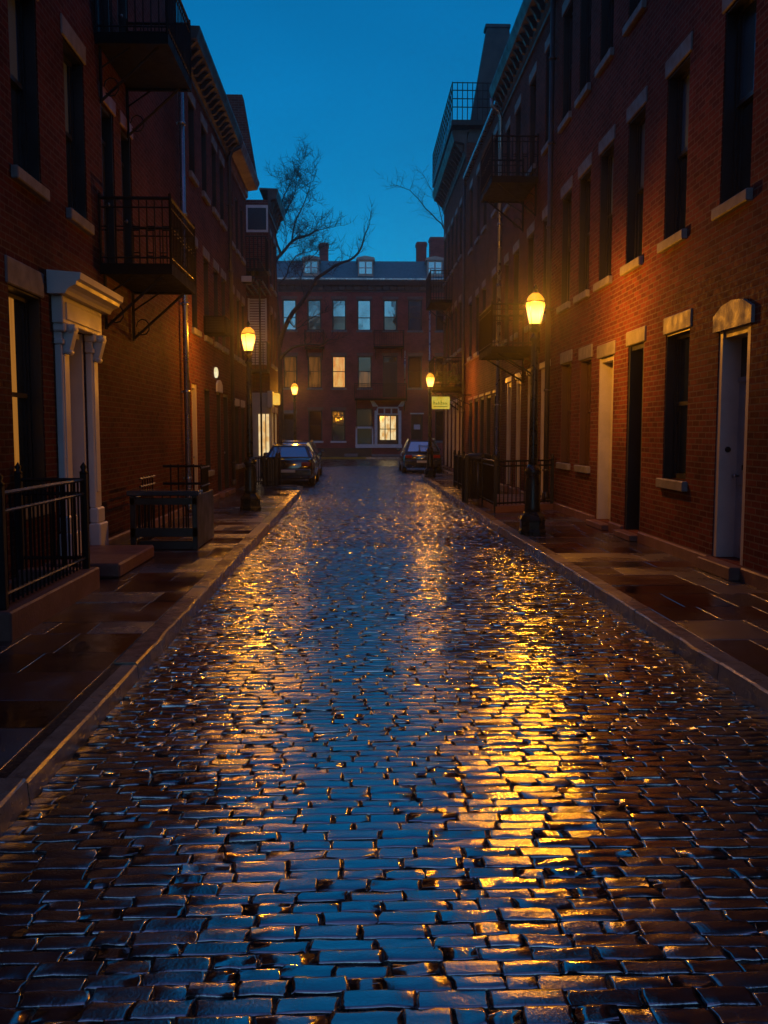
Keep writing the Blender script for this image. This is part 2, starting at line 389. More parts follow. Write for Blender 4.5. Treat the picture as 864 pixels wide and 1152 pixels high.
        if lintel:
            if arch:
                q = MB(); W = w/2+.08; q.prism([(-W, h-.02), (W, h-.02), (W, h+.16), (W*.55, h+.255), (0, h+.285), (-W*.55, h+.255), (-W, h+.16)], 'y', -.04, .06)
                q.build('lintel', M[lintel], o)
            else: s.slab(o, 'lintel', lintel, w+.16, h, h+lh, -.022, .05)
        if step:
            q = MB(); q.box(-w/2-.04, w/2+.04, -.16, .22, .121-z0, -.004, .012); q.build('doorstep', M['brownstone'], o)
        return o
    def cornice(s, z0, z1, out, mat='cornice', a=None, b=None, step=.42, dent=True, rail=False):
        u0, u1 = s.rng(a if a is not None else s.y0, b if b is not None else s.y1); m = MB(); H = z1-z0
        prof = [(.003, z0), (-.05, z0), (-.05, z0+.12*H), (-.10, z0+.2*H), (-.10, z0+.52*H), (-out*.85, z0+.6*H), (-out*.9, z0+.72*H), (-out, z0+.9*H), (-out, z1), (.3, z1+.02), (.3, z1-.05), (.003, z1-.05)]
        m.prism(prof, 'x', u0+.004, u1-.004)
        if dent:
            n = max(2, int((u1-u0)/step))
            for i in range(n):
                x = u0+(i+.5)*(u1-u0)/n; w = .055
                m.prism([(-.09, z0+.22*H), (-.17, z0+.25*H), (-out*.55, z0+.42*H), (-out*.78, z0+.58*H), (-.09, z0+.58*H)], 'x', x-w, x+w)
        return m.build('cornice', M[mat], s.root)
    def pipe(s, Y, z0, z1, mat='metal', r=.05, hopper=None, off=.09):
        u = s.u(Y); m = MB(); pts = [(u, -off, z0), (u, -off, z1)]
        if hopper: pts += [(u+.02, -off-.08, z1+.18), (u+.06, -hopper, z1+.3), (u+.06, -hopper-.0, z1+.5)]
        m.tube(pts, r, 10)
        z = z0+.6
        while z < z1:
            m.tube([(u, -off, z), (u, -off, z+.05)], r*1.35, 10); m.box(u-.015, u+.015, -off, .01, z+.005, z+.04); z += 1.7
        m.lathe([(r*1.3, z0), (r*1.5, z0+.02), (r*1.5, z0+.12), (r*1.05, z0+.16)], (u, -off), 10)
        return m.build('downspout', M[mat], s.root)
    def balcony(s, Ya, Yb, out, zf, zr, th=.1, brk=.75, rows=1, gap=.115, solid=False):
        u0, u1 = s.rng(Ya, Yb); m = MB()
        c = ((u0+u1)/2)
        f = MB(); f.box(u0, u1, -out, -.003, zf-th, zf-.03, .01)
        f.box(u0-.012, u1+.012, -out-.012, -out+.03, zf-th-.03, zf+.012)
        f.box(u0-.012, u0+.03, -out+.03, -.003, zf-th-.03, zf+.012); f.box(u1-.03, u1+.012, -out+.03, -.003, zf-th-.03, zf+.012)
        n = int(out/.09)
        for i in range(1, n): f.box(u0+.03, u1-.03, -out*i/n-.03, -out*i/n+.03, zf-.03, zf-.004)
        o = f.build('balcony', M['shaded_iron'], s.root)
        r = MB(); Z = zr
        path = [(u0, -.02), (u0, -out), (u1, -out), (u1, -.02)]
        for (p, q) in zip(path, path[1:]):
            for zz, rr in ((Z, .022), (Z-.12, .011), (zf+.09, .012)): r.bar((*p, zz), (*q, zz), rr)
            L = math.hypot(q[0]-p[0], q[1]-p[1]); n = max(2, int(L/gap))
            for i in range(n+1):
                x, y = p[0]+(q[0]-p[0])*i/n, p[1]+(q[1]-p[1])*i/n
                big = i in (0, n)
                r.bar((x, y, zf), (x, y, Z+(.06 if big else 0)), .018 if big else .0085)
                if rows > 1 and i < n and i % 2 == 0:
                    x2, y2 = p[0]+(q[0]-p[0])*(i+1)/n, p[1]+(q[1]-p[1])*(i+1)/n
                    for zz in (zf+.45, zf+.5): r.bar((x, y, zz), (x2, y2, zz), .009)
        r.build('railing', M['iron'], o)
        for uu in (u0+.12, u1-.12):
            b = MB()
            b.bar((uu, -.03, zf-th-.02), (uu, -.03, zf-th-brk), .022); b.bar((uu, -.03, zf-th-brk+.03), (uu, -out*.85, zf-th-.03), .02)
            b.bar((uu, -.03, zf-th-.3), (uu, -out*.45, zf-th-.03), .013)
            b.tube([(uu, -.05-.10*(1-math.cos(t))-.02, zf-th-brk*.72+.12*math.sin(t)) for t in [k*.7 for k in range(9)]], .01, 5)
            b.build('bracket', M['iron'], o)
        return o
    def box_part(s, name, mat, Ya, Yb, y0, y1, z0, z1, bev=.01, parent=None, uv=False):
        u0, u1 = s.rng(Ya, Yb); m = MB(); m.box(u0, u1, y0, y1, z0, z1, bev); return m.build(name, M[mat], parent or s.root, uv=uv)
    def plinth(s, doors, z=.27, mat='brownstone', a=None, b=None):
        m = MB(); a = s.y0 if a is None else a; b = s.y1 if b is None else b
        ed = [a] + [v for d in sorted(doors) for v in d] + [b]
        for p, q in zip(ed[::2], ed[1::2]):
            if q-p > .02:
                u0, u1 = s.rng(p, q); m.box(u0+.003, u1-.003, -.05, .02, .0, z, .015)
        return m.build('plinth', M[mat], s.root)
CACHE = {}

# ------------------------------------------------------------------ right side
WR, WL, DF = 4.15, -3.45, 62.0
r1 = Bld('near right red brick row house with pale stone lintels and an arched pale door', ('R', WR), -3, 18.85, 11.0, 8)
for y in (3.2, 5.0, 6.6, 8.2): r1.window(y, .8, 4.27, 6.42); r1.window(y, .8, 7.9, 10.03)
for i, y in enumerate((9.92, 11.78, 13.5, 15.08, 16.5, 17.92)): r1.window(y, .8, 4.27, 6.42, upper=('glass_sky', 'glass_curtain', 'glass_curtain', 'glass_curtain', None, None)[i])
for i, y in enumerate((9.92, 11.8, 13.65, 15.25, 16.68, 18.08)): r1.window(y, .8, 7.9, 10.03)
DN = r1.door(9.8, .84, .27, 2.88, 'grey_paint', 'grey_paint', .5, .22, 'stone', arch=True, jamb=.09, side=-1)
def door_kit(dr, w, kx):
    m = MB(); m.box(-.13, .13, .19, .222, 1.02, 1.08, .006); m.build('letter_plate', M['iron'], dr)
    m = MB(); m.lathe([(.0, 0), (.035, .0), (.03, .02), (.0, .03)], n=12); b = m.build('doorbell', M['iron'], dr); b.location = (kx, .11, 1.25); b.rotation_euler = (0, PI/2, 0)
door_kit(DN, .84, -.325)
r1.window(11.55, .86, 1.1, 3.02)
r1.door(13.27, .76, .22, 3.03, 'black_paint', 'black_paint', .35, .3, glass='lit_dim')
r1.door(14.86, .9, .22, 2.98, 'grey_paint', 'grey_paint', 0, .2)
r1.window(16.2, .8, 1.12, 3.05, lintel='stone', frame='brown_wood')
r1.window(17.7, .84, 1.12, 3.1, frame='brown_wood')
for y in (3.2, 5.0, 6.6, 8.2): r1.window(y, .85, 1.1, 3.02)
r1.wall(); r1.cornice(10.6, 11.35, .42)
r1.plinth([(9.34, 10.26), (12.85, 13.69), (14.37, 15.35)])
r1.pipe(19.0, .3, 10.75, 'dark_pipe', .055, None, .1)

r2 = Bld('right brick house with two black iron balconies and cream door jambs', ('R', WR), 18.85, 25.8, 11.0, 8)
for y in (19.75, 21.55, 23.5): r2.window(y, .74, 7.95, 10.0); r2.window(y, .76, 4.3, 6.42)
r2.window(25.0, .6, 7.95, 10.0); r2.window(25.0, .6, 4.3, 6.42)
r2.door(19.7, .95, .3, 3.15, 'brown_wood', 'cream', 0, .22, 'cream', .14, .11)
r2.door(21.35, .8, .3, 3.12, 'brown_wood', 'cream', 0, .2, 'cream', .14, .09)
r2.door(22.95, .7, .3, 3.12, 'brown_wood', 'cream', .5, .2, 'cream', .14, .12)
r2.door(24.4, .75, .3, 3.1, 'dark_wood', 'cream', .5, .2, 'cream', .14, .12)
r2.wall(); r2.cornice(10.6, 11.35, .42)
r2.pipe(25.75, .2, 10.55, 'metal', .055, .36)
r2.balcony(20.8, 22.6, 1.06, 7.55, 8.45, rows=2)
r2.balcony(20.3, 22.3, 1.1, 3.66, 4.62, brk=.6)
r2.plinth([(19.2, 20.2), (20.93, 21.77), (22.58, 23.32), (24.0, 24.8)], .28)

r3 = Bld('middle right brick building with a low pale eave above a row of dark shop doors', ('R', WR), 25.8, 34.4, 11.3, 8, 'brick_b')
for y in (27.2, 29.4, 31.0, 32.85): r3.window(y, .76, 8.35, 10.55, lintel='brownstone'); r3.window(y, .78, 4.5, 6.45, lintel='brownstone')
for y in (26.65, 28.2, 29.7, 31.15, 32.6): r3.door(y, .95, .2, 2.92, 'dark_wood', 'dark_pipe', .5, .18, 'brownstone', .1, .08)
r3.wall()
r3.box_part('eave', 'metal', 25.82, 34.38, -.14, .3, 11.22, 11.38, .03)
r3.box_part('sill_course', 'brownstone', 25.86, 34.36, -.045, .02, 4.32, 4.37)
r3.pipe(34.25, .2, 11.2, 'dark_pipe', .05)

r4 = Bld('far right corner brick building with a bracketed cornice and roof deck', ('R', WR), 34.4, 43.2, 12.6, 8, 'brick_b')
for y in (36.1, 37.75, 39.35, 40.9, 42.4): r4.window(y, .78, 8.75, 10.75, lintel='brownstone'); r4.window(y, .78, 5.1, 7.0, lintel='brownstone')
for y in (35.3, 36.9, 38.5, 40.1, 41.8): r4.door(y, 1.05, .2, 3.0, 'cream', 'cream', .5, .14, 'cream', .14, .1, glass='lit_dim')
r4.wall(); r4.cornice(12.1, 13.05, .56, step=.55)
r4.balcony(39.2, 41.6, .95, 7.5, 8.75)
r4.balcony(33.6+.9, 36.6, 1.2, 3.5, 4.62)
# gable end wall with a broad chimney rising from the party wall
m = MB(); P = [(.02, 12.62), (.02, 12.7), (.72, 16.75), (1.55, 16.75), (1.75, 15.2), (6.5, 15.0), (6.5, 12.62)]
uu = r4.u(34.42); m.prism(P, 'x', uu-.45, uu)
gb = m.build('roof_gable', M['dark_slate'], r4.root)
m = MB(); m.box(uu-.52, uu+.04, .66, 1.6, 16.76, 16.9, .02); m.build('chimney_cap', M['dark_slate'], gb)
# roof deck
m = MB(); a, b = r4.rng(34.0, 42.5); m.box(a, b, -.62, 3, 13.12, 13.3)
for zz in (13.75, 14.05, 14.35, 14.62):
    m.bar((a, -.6, zz), (b, -.6, zz), .02); m.bar((b, -.6, zz), (b, .9, zz), .02)
n = 16
for i in range(n+1):
    x = a+(b-a)*i/n; m.bar((x, -.6, 13.28), (x, -.6, 14.65), .02)
for i in range(9): m.bar((b, -.6+1.5*i/8, 13.28), (b, -.6+1.5*i/8, 14.65), .016)
m.build('roof_deck', M['iron'], r4.root)

# ------------------------------------------------------------------ left side
l1 = Bld('near left red brick house with a white columned doorway and two iron balconies', ('L', WL), -3, 17.9, 10.25, 8, 'brick_shaded')
for y in (2.6, 4.4, 6.1, 7.8): l1.window(y, .8, 4.38, 6.36); l1.window(y, .8, 8.0, 10.0); l1.window(y, .9, .95, 3.18)
l1.window(9.72, .8, 4.38, 6.36, upper='glass_curtain'); l1.window(11.4, .78, 4.38, 6.36, upper='glass_curtain')
l1.window(9.72, .8, 8.0, 10.0); l1.window(11.4, .78, 8.0, 10.0)
l1.window(9.52, .9, .95, 3.18, lh=.27, curtain=(-.2, .1))
l1.door(11.07, .86, .3, 2.95, 'white', 'white', 0, .24, None, step=False)
l1.door(12.85, .62, 3.98, 6.2, 'black_paint', 'black_paint', .4, .12, 'brownstone', .2, .05, step=False)
l1.door(13.85, .6, 3.98, 6.2, 'black_paint', 'black_paint', .4, .12, 'brownstone', .2, .05, step=False)
l1.door(12.85, .62, 6.98, 9.2, 'black_paint', 'black_paint', .4, .12, 'brownstone', .2, .05, step=False)
l1.door(13.85, .6, 6.98, 9.2, 'black_paint', 'black_paint', .4, .12, 'brownstone', .2, .05, step=False)
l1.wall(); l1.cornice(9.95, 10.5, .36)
l1.balcony(12.3, 14.05, .95, 3.97, 4.84, rows=2, gap=.1); l1.balcony(12.35, 14.0, .95, 6.97, 7.82, gap=.1)
l1.pipe(17.72, .2, 8.35, 'metal', .055, None, .1)
l1.plinth([(10.28, 12.0)], .26)
# doorway surround: pilasters, consoles, entablature, stepped cornice hood
def surround():
    u = l1.u
    m = MB()
    for a, b in ((10.36, 10.63), (11.51, 11.78)):
        m.box(u(a), u(b), -.085, -.002, .75, 2.72, .012)
        m.box(u(a)+.05, u(b)-.05, -.098, -.084, .95, 2.6, .006)
        m.box(u(a)-.05, u(b)+.05, -.15, -.002, .122, .55, .015); m.box(u(a)-.02, u(b)+.02, -.12, -.002, .55, .75, .02)
        m.box(u(a)-.02, u(b)+.02, -.11, -.002, 2.72, 2.78, .012); m.box(u(a)-.04, u(b)+.04, -.14, -.002, 2.86, 2.95, .015)
        m.box(u(a), u(b), -.09, -.002, 2.78, 2.86)
    o = m.build('door_surround', M['white'], l1.root)
    m = MB(); a, b = u(10.3), u(11.84)
    m.box(a, b, -.13, -.002, 2.952, 3.26, .01); m.box(a+.1, b-.1, -.145, -.128, 3.0, 3.2, .008)
    prof = [(-.002, 3.262), (-.2, 3.262), (-.22, 3.3), (-.25, 3.33), (-.32, 3.36), (-.33, 3.40), (-.37, 3.42), (-.38, 3.49), (-.002, 3.52)]
    m.prism(prof, 'x', a-.12, b+.16)
    m.build('hood', M['white'], o)
    for c in (10.495, 11.645):   # scrolled consoles under the hood
        m = MB(); uu = u(c)
        m.tube([(uu-.08, -.17, 2.9), (uu+.08, -.17, 2.9)], .05, 12); m.tube([(uu-.07, -.13, 2.64), (uu+.07, -.13, 2.64)], .035, 12)
        m.prism([(-.08, 2.62), (-.15, 2.64), (-.21, 2.86), (-.22, 2.95), (-.08, 2.95)], 'x', uu-.065, uu+.065)
        m.build('console', M['white'], o)
surround()
m = MB(); m.box(l1.u(9.75), l1.u(11.42), -.84, -.003, .122, .28, .02); m.build('doorstep', M['brownstone'], l1.root)

l2 = Bld('left brick house lit orange by the street lamp with a bracketed dark cornice', ('L', WL), 17.9, 24.35, 9.35, 8)
for y in (19.35, 20.87, 22.3, 23.52): l2.window(y, .7, 7.1, 8.58, lh=.22); l2.window(y, .7, 3.92, 5.68, lh=.22)
l2.door(18.35, .62, .25, 2.8, 'dark_wood', 'dark_wood', 0, .2, None)
l2.door(19.12, .62, .25, 2.76, 'dark_wood', 'cream', 0, .12, None, jamb=.09)
l2.window(20.75, .75, .85, 2.73, lintel=None)
l2.door(22.45, .7, .25, 2.75, 'black_paint', 'black_paint', .4, .16, 'white', arch=True)
l2.door(23.65, .9, .25, 2.74, 'black_paint', 'black_paint', .4, .16, None)
l2.wall(); l2.cornice(8.95, 9.5, .45, step=.36)
l2.pipe(24.3, .3, 8.95, 'dark_pipe', .05, .38)
l2.plinth([(18.0, 18.7), (18.78, 19.47), (22.08, 22.82), (23.18, 24.12)], .24)

l3 = Bld('narrow left brick house with a stepped gable above its overhanging eave', ('L', WL), 24.35, 28.3, 9.2, 7, 'brick_b')
for y in (25.2, 26.35, 27.45): l3.window(y, .62, 6.95, 8.45, lintel=None); l3.window(y, .62, 3.9, 5.6, lintel='brownstone')
l3.window(25.8, .8, .82, 2.5, lintel='cream', lh=.2); l3.window(27.1, .8, .82, 2.5, lintel='cream', lh=.2)
l3.wall(); l3.cornice(8.85, 9.42, .46, step=.6, dent=False, mat='brownstone')
m = MB(); uu = l3.u(28.28); m.prism([(-.42, 9.44), (-.02, 11.86), (4.5, 11.86), (4.5, 9.44)], 'x', uu-.45, uu); m.build('roof_gable', M['brick_b'], l3.root, uv=True)

l4 = Bld('left corner brick building with a lit shop window and white louvred shutter', ('L', -3.2), 33, 36.4, 10.1, 7, 'brick')
for y in (33.9, 35.3): l4.window(y, .7, 7.2, 9.0, lintel='brownstone'); l4.window(y, .7, 4.3, 6.2, lintel='brownstone'); l4.window(y, .9, .9, 2.5, 'lit_cream', lintel='cream', frame='cream')
l4.wall(); l4.cornice(9.65, 10.5, .36, step=.6)
# end wall facing up the street: u = l4.u(33) is that face, so these parts stand proud of it
u0 = l4.u(33)
m = MB(); m.box(u0-.05, u0+.02, .0, .78, 8.95, 9.9); bay = m.build('bay_window', M['white'], l4.root)
m = MB(); m.box(u0-.062, u0-.04, .06, .72, 9.03, 9.8); m.build('pane', M['glass_sky'], bay)
m = MB()
m.box(u0-.06, u0-.01, .08, .14, 4.2, 6.6); m.box(u0-.06, u0-.01, .7, .76, 4.2, 6.6)
for i in range(26): m.box(u0-.05, u0-.015, .14, .7, 4.22+i*.092, 4.28+i*.092)
m.build('louvred_shutter', M['white'], l4.root)
m = MB(); m.box(u0-.08, u0-.006, -.06, 1.2, .12, 3.2, .01); sf = m.build('shopfront', M['cream'], l4.root)
m = MB(); m.box(u0-.1, u0-.07, .02, .42, .9, 2.42); m.build('pane', M['lit_cream'], sf)
m = MB()
for x in (0., .14, .28, .42): m.box(u0-.13, u0-.1, x, x+.03, .86, 2.46)
m.box(u0-.14, u0-.1, -.04, .5, 2.46, 2.56); m.build('mullion', M['cream'], sf)
m = MB(); m.box(u0-.9, u0-.004, .0, .95, 3.9, 4.0); [m.box(u0-3.2, u0-.004, -.1+.21*i, -.06+.21*i, 6.68, 6.74) for i in range(9)]; [m.box(u0-3.2+1.06*i, u0-3.15+1.06*i, -.1, 1.62, 6.741, 6.77) for i in range(4)]
m.box(u0-1.0, u0-.004, -.1, 1.3, 7.4, 7.5)
for z0, z1, x0 in ((4.0, 4.95, u0-.9), (6.76, 7.4, u0-3.2), (7.5, 8.6, u0-1.0)):
    for i in range(9): m.bar((x0, i*.14, z0), (x0, i*.14, z1), .016)
    m.bar((x0, 0, z1), (x0, 1.15, z1), .02); m.bar((x0, 0, z1), (u0, 0, z1), .02)
    for i in range(8): m.bar((x0+(u0-x0)*i/8, 0, z0), (x0+(u0-x0)*i/8, 0, z1), .014)
m.bar((u0-3.1, .0, .2), (u0-3.1, .0, 6.7), .03); m.bar((u0-3.1, .9, .2), (u0-3.1, .9, 6.7), .03)
m.build('fire_escape', M['iron'], l4.root)

# ------------------------------------------------------------------ far building
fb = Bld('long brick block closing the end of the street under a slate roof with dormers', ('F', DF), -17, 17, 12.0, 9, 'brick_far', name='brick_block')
W3 = [(-4.62, 'glass_sky', None), (-2.92, 'glass', 'glass_sky'), (-1.22, 'glass', 'glass_sky'), (.5, 'glass_sky', None), (2.3, 'glass', 'glass_sky'), (4.0, 'glass_sky', None)]
for x, p, up in W3: fb.window(x, .97, 8.78, 10.86, p, 'brownstone', 'stone', upper=up, meet=.42 if up is None else .45)
for x, p in ((-4.6, 'lit_dim'), (-2.92, 'lit_dim'), (-1.25, 'lit_amber'), (.53, 'lit_dim'), (4.0, 'glass')): fb.window(x, .97, 4.85, 7.03, p, 'brownstone', 'stone', upper='glass' if x == .53 else None)
fb.door(2.28, 1.0, 4.2, 7.05, 'dark_wood', 'dark_wood', .4, .15, 'brownstone', .2, step=False)
for x in (-2.9, -1.3): fb.window(x, .97, 1.2, 3.3, 'glass', 'brownstone', 'white', rec=.1)
fb.door(-4.7, .9, .25, 3.1, 'dark_wood', 'dark_wood', .4)
fb.window(.5, 1.15, .95, 3.45, 'glass', None, 'white')
fb.op.append((fb.u(1.42), fb.u(2.86), 1.0, 3.2))
fb.door(4.15, .8, .2, 3.05, 'dark_wood', 'dark_wood', 0, .15, 'white', .1)
for x in (-15.4, -13.6, -11.8, -10, -8.2, -6.4, 5.9, 7.7, 9.5, 11.3, 13.1, 14.9):
    for z0, z1 in ((8.78, 10.86), (4.85, 7.03), (1.2, 3.3)): fb.window(x, .97, z0, z1, 'glass', 'brownstone', 'stone')
fb.wall()
# white framed shop window
m = MB(); a, b = 1.2, 3.06
m.box(a, a+.2, -.16, .06, .85, 3.3, .01); m.box(b-.2, b, -.16, .06, .85, 3.3, .01); m.box(a-.05, b+.05, -.2, .06, .72, .98, .01)
m.box(a+.2, b-.2, -.14, .06, 3.02, 3.1, .01); m.box(a+.2, b-.2, -.14, .06, 3.44, 3.56, .01)
for i in range(4):
    x = a+.2+(b-a-.4)*i/3; m.box(x-.05, x+.05, -.135, .06, 3.1, 3.44)
m.prism([(a-.12, 3.58), (a+.25, 3.58), (a-.02, 3.95), (a-.3, 3.98)], 'y', -.2, .02); m.prism([(b-.25, 3.58), (b+.12, 3.58), (b+.3, 3.98), (b+.02, 3.95)], 'y', -.2, .02)
sw = m.build('shop_window', M['white'], fb.root)
m = MB(); m.box(a+.2, b-.2, -.05, .06, 1.0, 3.0); m.build('window_surround', M['black_paint'], sw)
m = MB(); m.box(1.58, 2.68, -.075, -.045, 1.28, 2.92); m.build('pane', M['lit_cream'], sw)
m = MB()
for x in (1.93, 2.3): m.box(x-.03, x+.03, -.1, -.076, 1.28, 2.92)
m.box(1.58, 2.68, -.095, -.077, 2.0, 2.05); m.build('mullion', M['black_paint'], sw)
m = MB(); m.box(-.12, -.0, -.12, .0, .8, 2.2); m.box(1.02, 1.12, -.12, .0, .98, 2.2); m.box(-.12, 1.12, -.12, .0, 2.06, 2.2); m.box(-.12, 1.18, -.2, -.003, .72, .98)
m.build('shop_frame', M['white'], fb.root)
m = MB(); m.box(1.0, 3.1, -.35, -.003, .12, .28, .02); m.box(-.9, .05, -.5, -.003, .12, .32, .02); m.build('doorstep', M['stone'], fb.root)
m = MB(); m.box(-16.9, -5.2, -.04, .01, .0, .9); m.box(-4.2, 1.0, -.04, .01, 0, .72); m.box(3.15, 3.7, -.04, .01, 0, .72); m.build('plinth', M['black_paint'], fb.root)
fb.cornice(11.35, 12.1, .42, step=.5)
m = MB(); m.box(-16.98, 16.98, -.5, -.2, 12.11, 12.25, .02); m.build('gutter', M['metal'], fb.root)
m = MB(); m.prism([(-.3, 12.12), (1.6, 13.75), (9, 13.75), (9, 12.02), (-.3, 12.02)], 'x', -17, 17); rf = m.build('roof', M['slate'], fb.root)
for x in (-12, -8, -3.12, .6, 5.35, 9.2):
    m = MB(); m.box(x-.52, x+.52, .0, 1.9, 12.45, 13.55); m.prism([(x-.65, 13.52), (x+.65, 13.52), (x+.6, 13.68), (x, 13.8), (x-.6, 13.68)], 'y', -.12, 1.9)
    d = m.build('dormer', M['cream'], rf)
    m = MB()
    for q in (-.24, .24): m.box(x+q-.19, x+q+.19, -.03, .012, 12.6, 13.4)
    m.build('window', M['glass_sky'], d)
    m = MB(); m.box(x-.48, x+.48, -.05, .01, 12.96, 13.02); m.box(x-.03, x+.03, -.055, .01, 12.55, 13.42); m.build('frame', M['white'], d)
for x0, x1, z in ((-2.65, -2.05, 15.3), (4.3, 5.0, 15.4), (5.25, 7.0, 15.75), (-9.6, -8.9, 15.2)):
    m = MB(); m.box(x0, x1, 3, 3.9, 13.4, z); m.box(x0-.06, x1+.06, 2.94, 3.96, z-.25, z-.1); 
    m.build('chimney', M['brick_far'], rf, uv=True)
fb.balcony(1.17, 3.2, .8, 7.65, 8.7); fb.balcony(-.16, 3.4, .9, 4.1, 5.1); fb.balcony(-3.55, -2.25, .8, 7.6, 8.7)
m = MB(); m.tube([(5.0, -.1, .2), (5.0, -.1, 11.4)], .06, 8); m.build('downspout', M['metal'], fb.root)
m = MB(); m.tube([(3.3, -.1, 5.2), (3.3, -.1, 7.4)], .05, 8); m.build('downspout', M['metal'], fb.root)

# ------------------------------------------------------------------ ground
def xl(Y):   # left road edge
    if Y < 26.2: return -1.5 - .004*Y
    if Y < 27.7: t = (Y-26.2)/1.5; return -1.605 - 1.5*t*t*t
    if Y < 37.2: return -3.12
    if Y < 38.4: return -3.12 + .75*(Y-37.2)/1.2
    return -2.37
def xr(Y):
    if Y < 17: return 2.53 - .0065*Y
    if Y < 32.8: return 2.42
    if Y < 35: t = (Y-32.8)/2.2; return 2.42 + 1.3*t*t
    return 3.72

def flat(name, mat, rects, z):
    m = MB()
    for x0, x1, y0, y1 in rects: m.add([(x0,y0,z),(x1,y0,z),(x1,y1,z),(x0,y1,z)], [(0,1,2,3)])
    return structure(m.build(name, M[mat]))
flat('ground', 'asphalt', [(-180, 180, -60, 260)], -.09)
flat('road_bed', 'grout', [(-3.6, 4.0, -3, 45.99)], -.014)
flat('cross_street', 'asphalt', [(-90, 90, 46, 60.2)], -.004)

def camber(x): return .035*(1-((x-.5)/2.1)**2) if abs(x-.5) < 2.1 else 0.

def joint_sand():
    # washed-in grit that fills the joints, following the crown of the road
    m = MB(); rng = random.Random(21); V = []; nx = 66; ys = [.5+i*.05 for i in range(270)] + [14+i*.5 for i in range(64)]
    for y in ys:
        for i in range(nx+1):
            x = -1.75+4.4*i/nx; V.append((x, y, camber(x)-.0082-.0035*(y > 14)+rng.gauss(0, .0012)))
    m.add(V, [(j*(nx+1)+i, j*(nx+1)+i+1, (j+1)*(nx+1)+i+1, (j+1)*(nx+1)+i) for j in range(len(ys)-1) for i in range(nx)], True)
    return structure(m.build('joint_sand', M['grit']), 'stuff')
joint_sand()

def setts():
    V = []; F = []; rng = random.Random(5)
    Y = .6; row = 0
    while Y < 45.9:
        d = rng.uniform(.064, .083); gap = rng.uniform(.003, .007)
        x = xl(Y) + .01 - rng.uniform(0, .12); x1 = xr(Y) - .005
        near = Y < 13
        wob = rng.uniform(-.3, .3)
        while x < x1 - .05:
            L = rng.uniform(.13, .235) if rng.random() > .12 else rng.uniform(.08, .13)
            a, b = max(x, xl(Y)+.005), min(x+L, x1)
            x += L + rng.uniform(.003, .008)
            if b-a < .05: continue
            dz = rng.gauss(0, .0022); tx = rng.gauss(0, .007); ty = rng.gauss(0, .020)
            cx = (a+b)/2; sk = rng.uniform(-.006, .006); y0 = Y + rng.uniform(-.006, .006) + .012*math.sin(cx*1.7+wob+row*.05); y1 = y0 + d + rng.uniform(-.007, .005)
            if rng.random() < .006: dz -= .009
            cz = camber(cx)
            i = rng.uniform(.008, .014)
            base = len(V)
            us = (0., .012, .05, .35, .65, .95, .988, 1.) if near else (0., .04, .96, 1.)
            vs = (0., .025, .12, .5, .88, .975, 1.) if near else (0., .06, .3, .62, .94, 1.)
            nu, nv = len(us), len(vs)
            crown = rng.uniform(.001, .003) + .0055*min(1, max(0, Y-4)/14)
            chip = (rng.choice((0, nv-1)), rng.choice((0, nu-1, nu//2))) if rng.random() < .3 else None
            drop = .0048-.0036*min(1, max(0, Y-3.5)/8)
            eo = [rng.gauss(0, .003) for _ in range(4)]; fo = [rng.gauss(0, .0028) for _ in range(nu)]; fo[1] = fo[0]; fo[-2] = fo[-1]
            for vi, vv in enumerate(vs):
                for ui, u in enumerate(us):
                    eu = ui in (0, nu-1); ev = vi in (0, nv-1)
                    px = a+(b-a)*u + (sk if vv > .5 else -sk); py = y0+(y1-y0)*vv
                    if eu and ev: px += (.006 if ui == 0 else -.006); py += (.004 if vi == 0 else -.004)
                    z = cz + dz + tx*(px-cx) + ty*(py-(y0+y1)/2) + crown*(1-(2*vv-1)**2)*(1-.6*(2*u-1)**2)
                    if eu or ev: z -= drop
                    elif near and 1 < ui < nu-2 and 1 < vi < nv-2: z += rng.gauss(0, .0017)
                    if near and chip and abs(vi-chip[0]) <= 1 and abs(ui-chip[1]) <= 1: z -= .0045; px += rng.gauss(0, .003)
                    V.append((px + (rng.gauss(0, .0012) if near else 0) + eo[ui % 4], py + (rng.gauss(0, .001) if near else 0) + fo[ui], z))
            for vi in range(nv-1):
                for ui in range(nu-1):
                    p = base+vi*nu+ui; F.append((p, p+1, p+nu+1, p+nu))
            # skirt
            ring = [base+ui for ui in range(nu)] + [base+vi*nu+nu-1 for vi in range(1, nv)] + [base+(nv-1)*nu+ui for ui in range(nu-2, -1, -1)] + [base+vi*nu for vi in range(nv-2, 0, -1)]
            k = len(V)
            for r in ring: q = V[r]; V.append((q[0], q[1], cz-.03))
            n = len(ring)
            for j in range(n): F.append((ring[(j+1) % n], ring[j], k+j, k+(j+1) % n))
        Y += d + gap; row += 1
    me = bpy.data.meshes.new('road'); me.from_pydata(V, [], F); me.polygons.foreach_set('use_smooth', [True]*len(me.polygons)); me.materials.append(M['cobble']); me.update()
    o = bpy.data.objects.new('road', me); COL.objects.link(o); return structure(o)
setts()

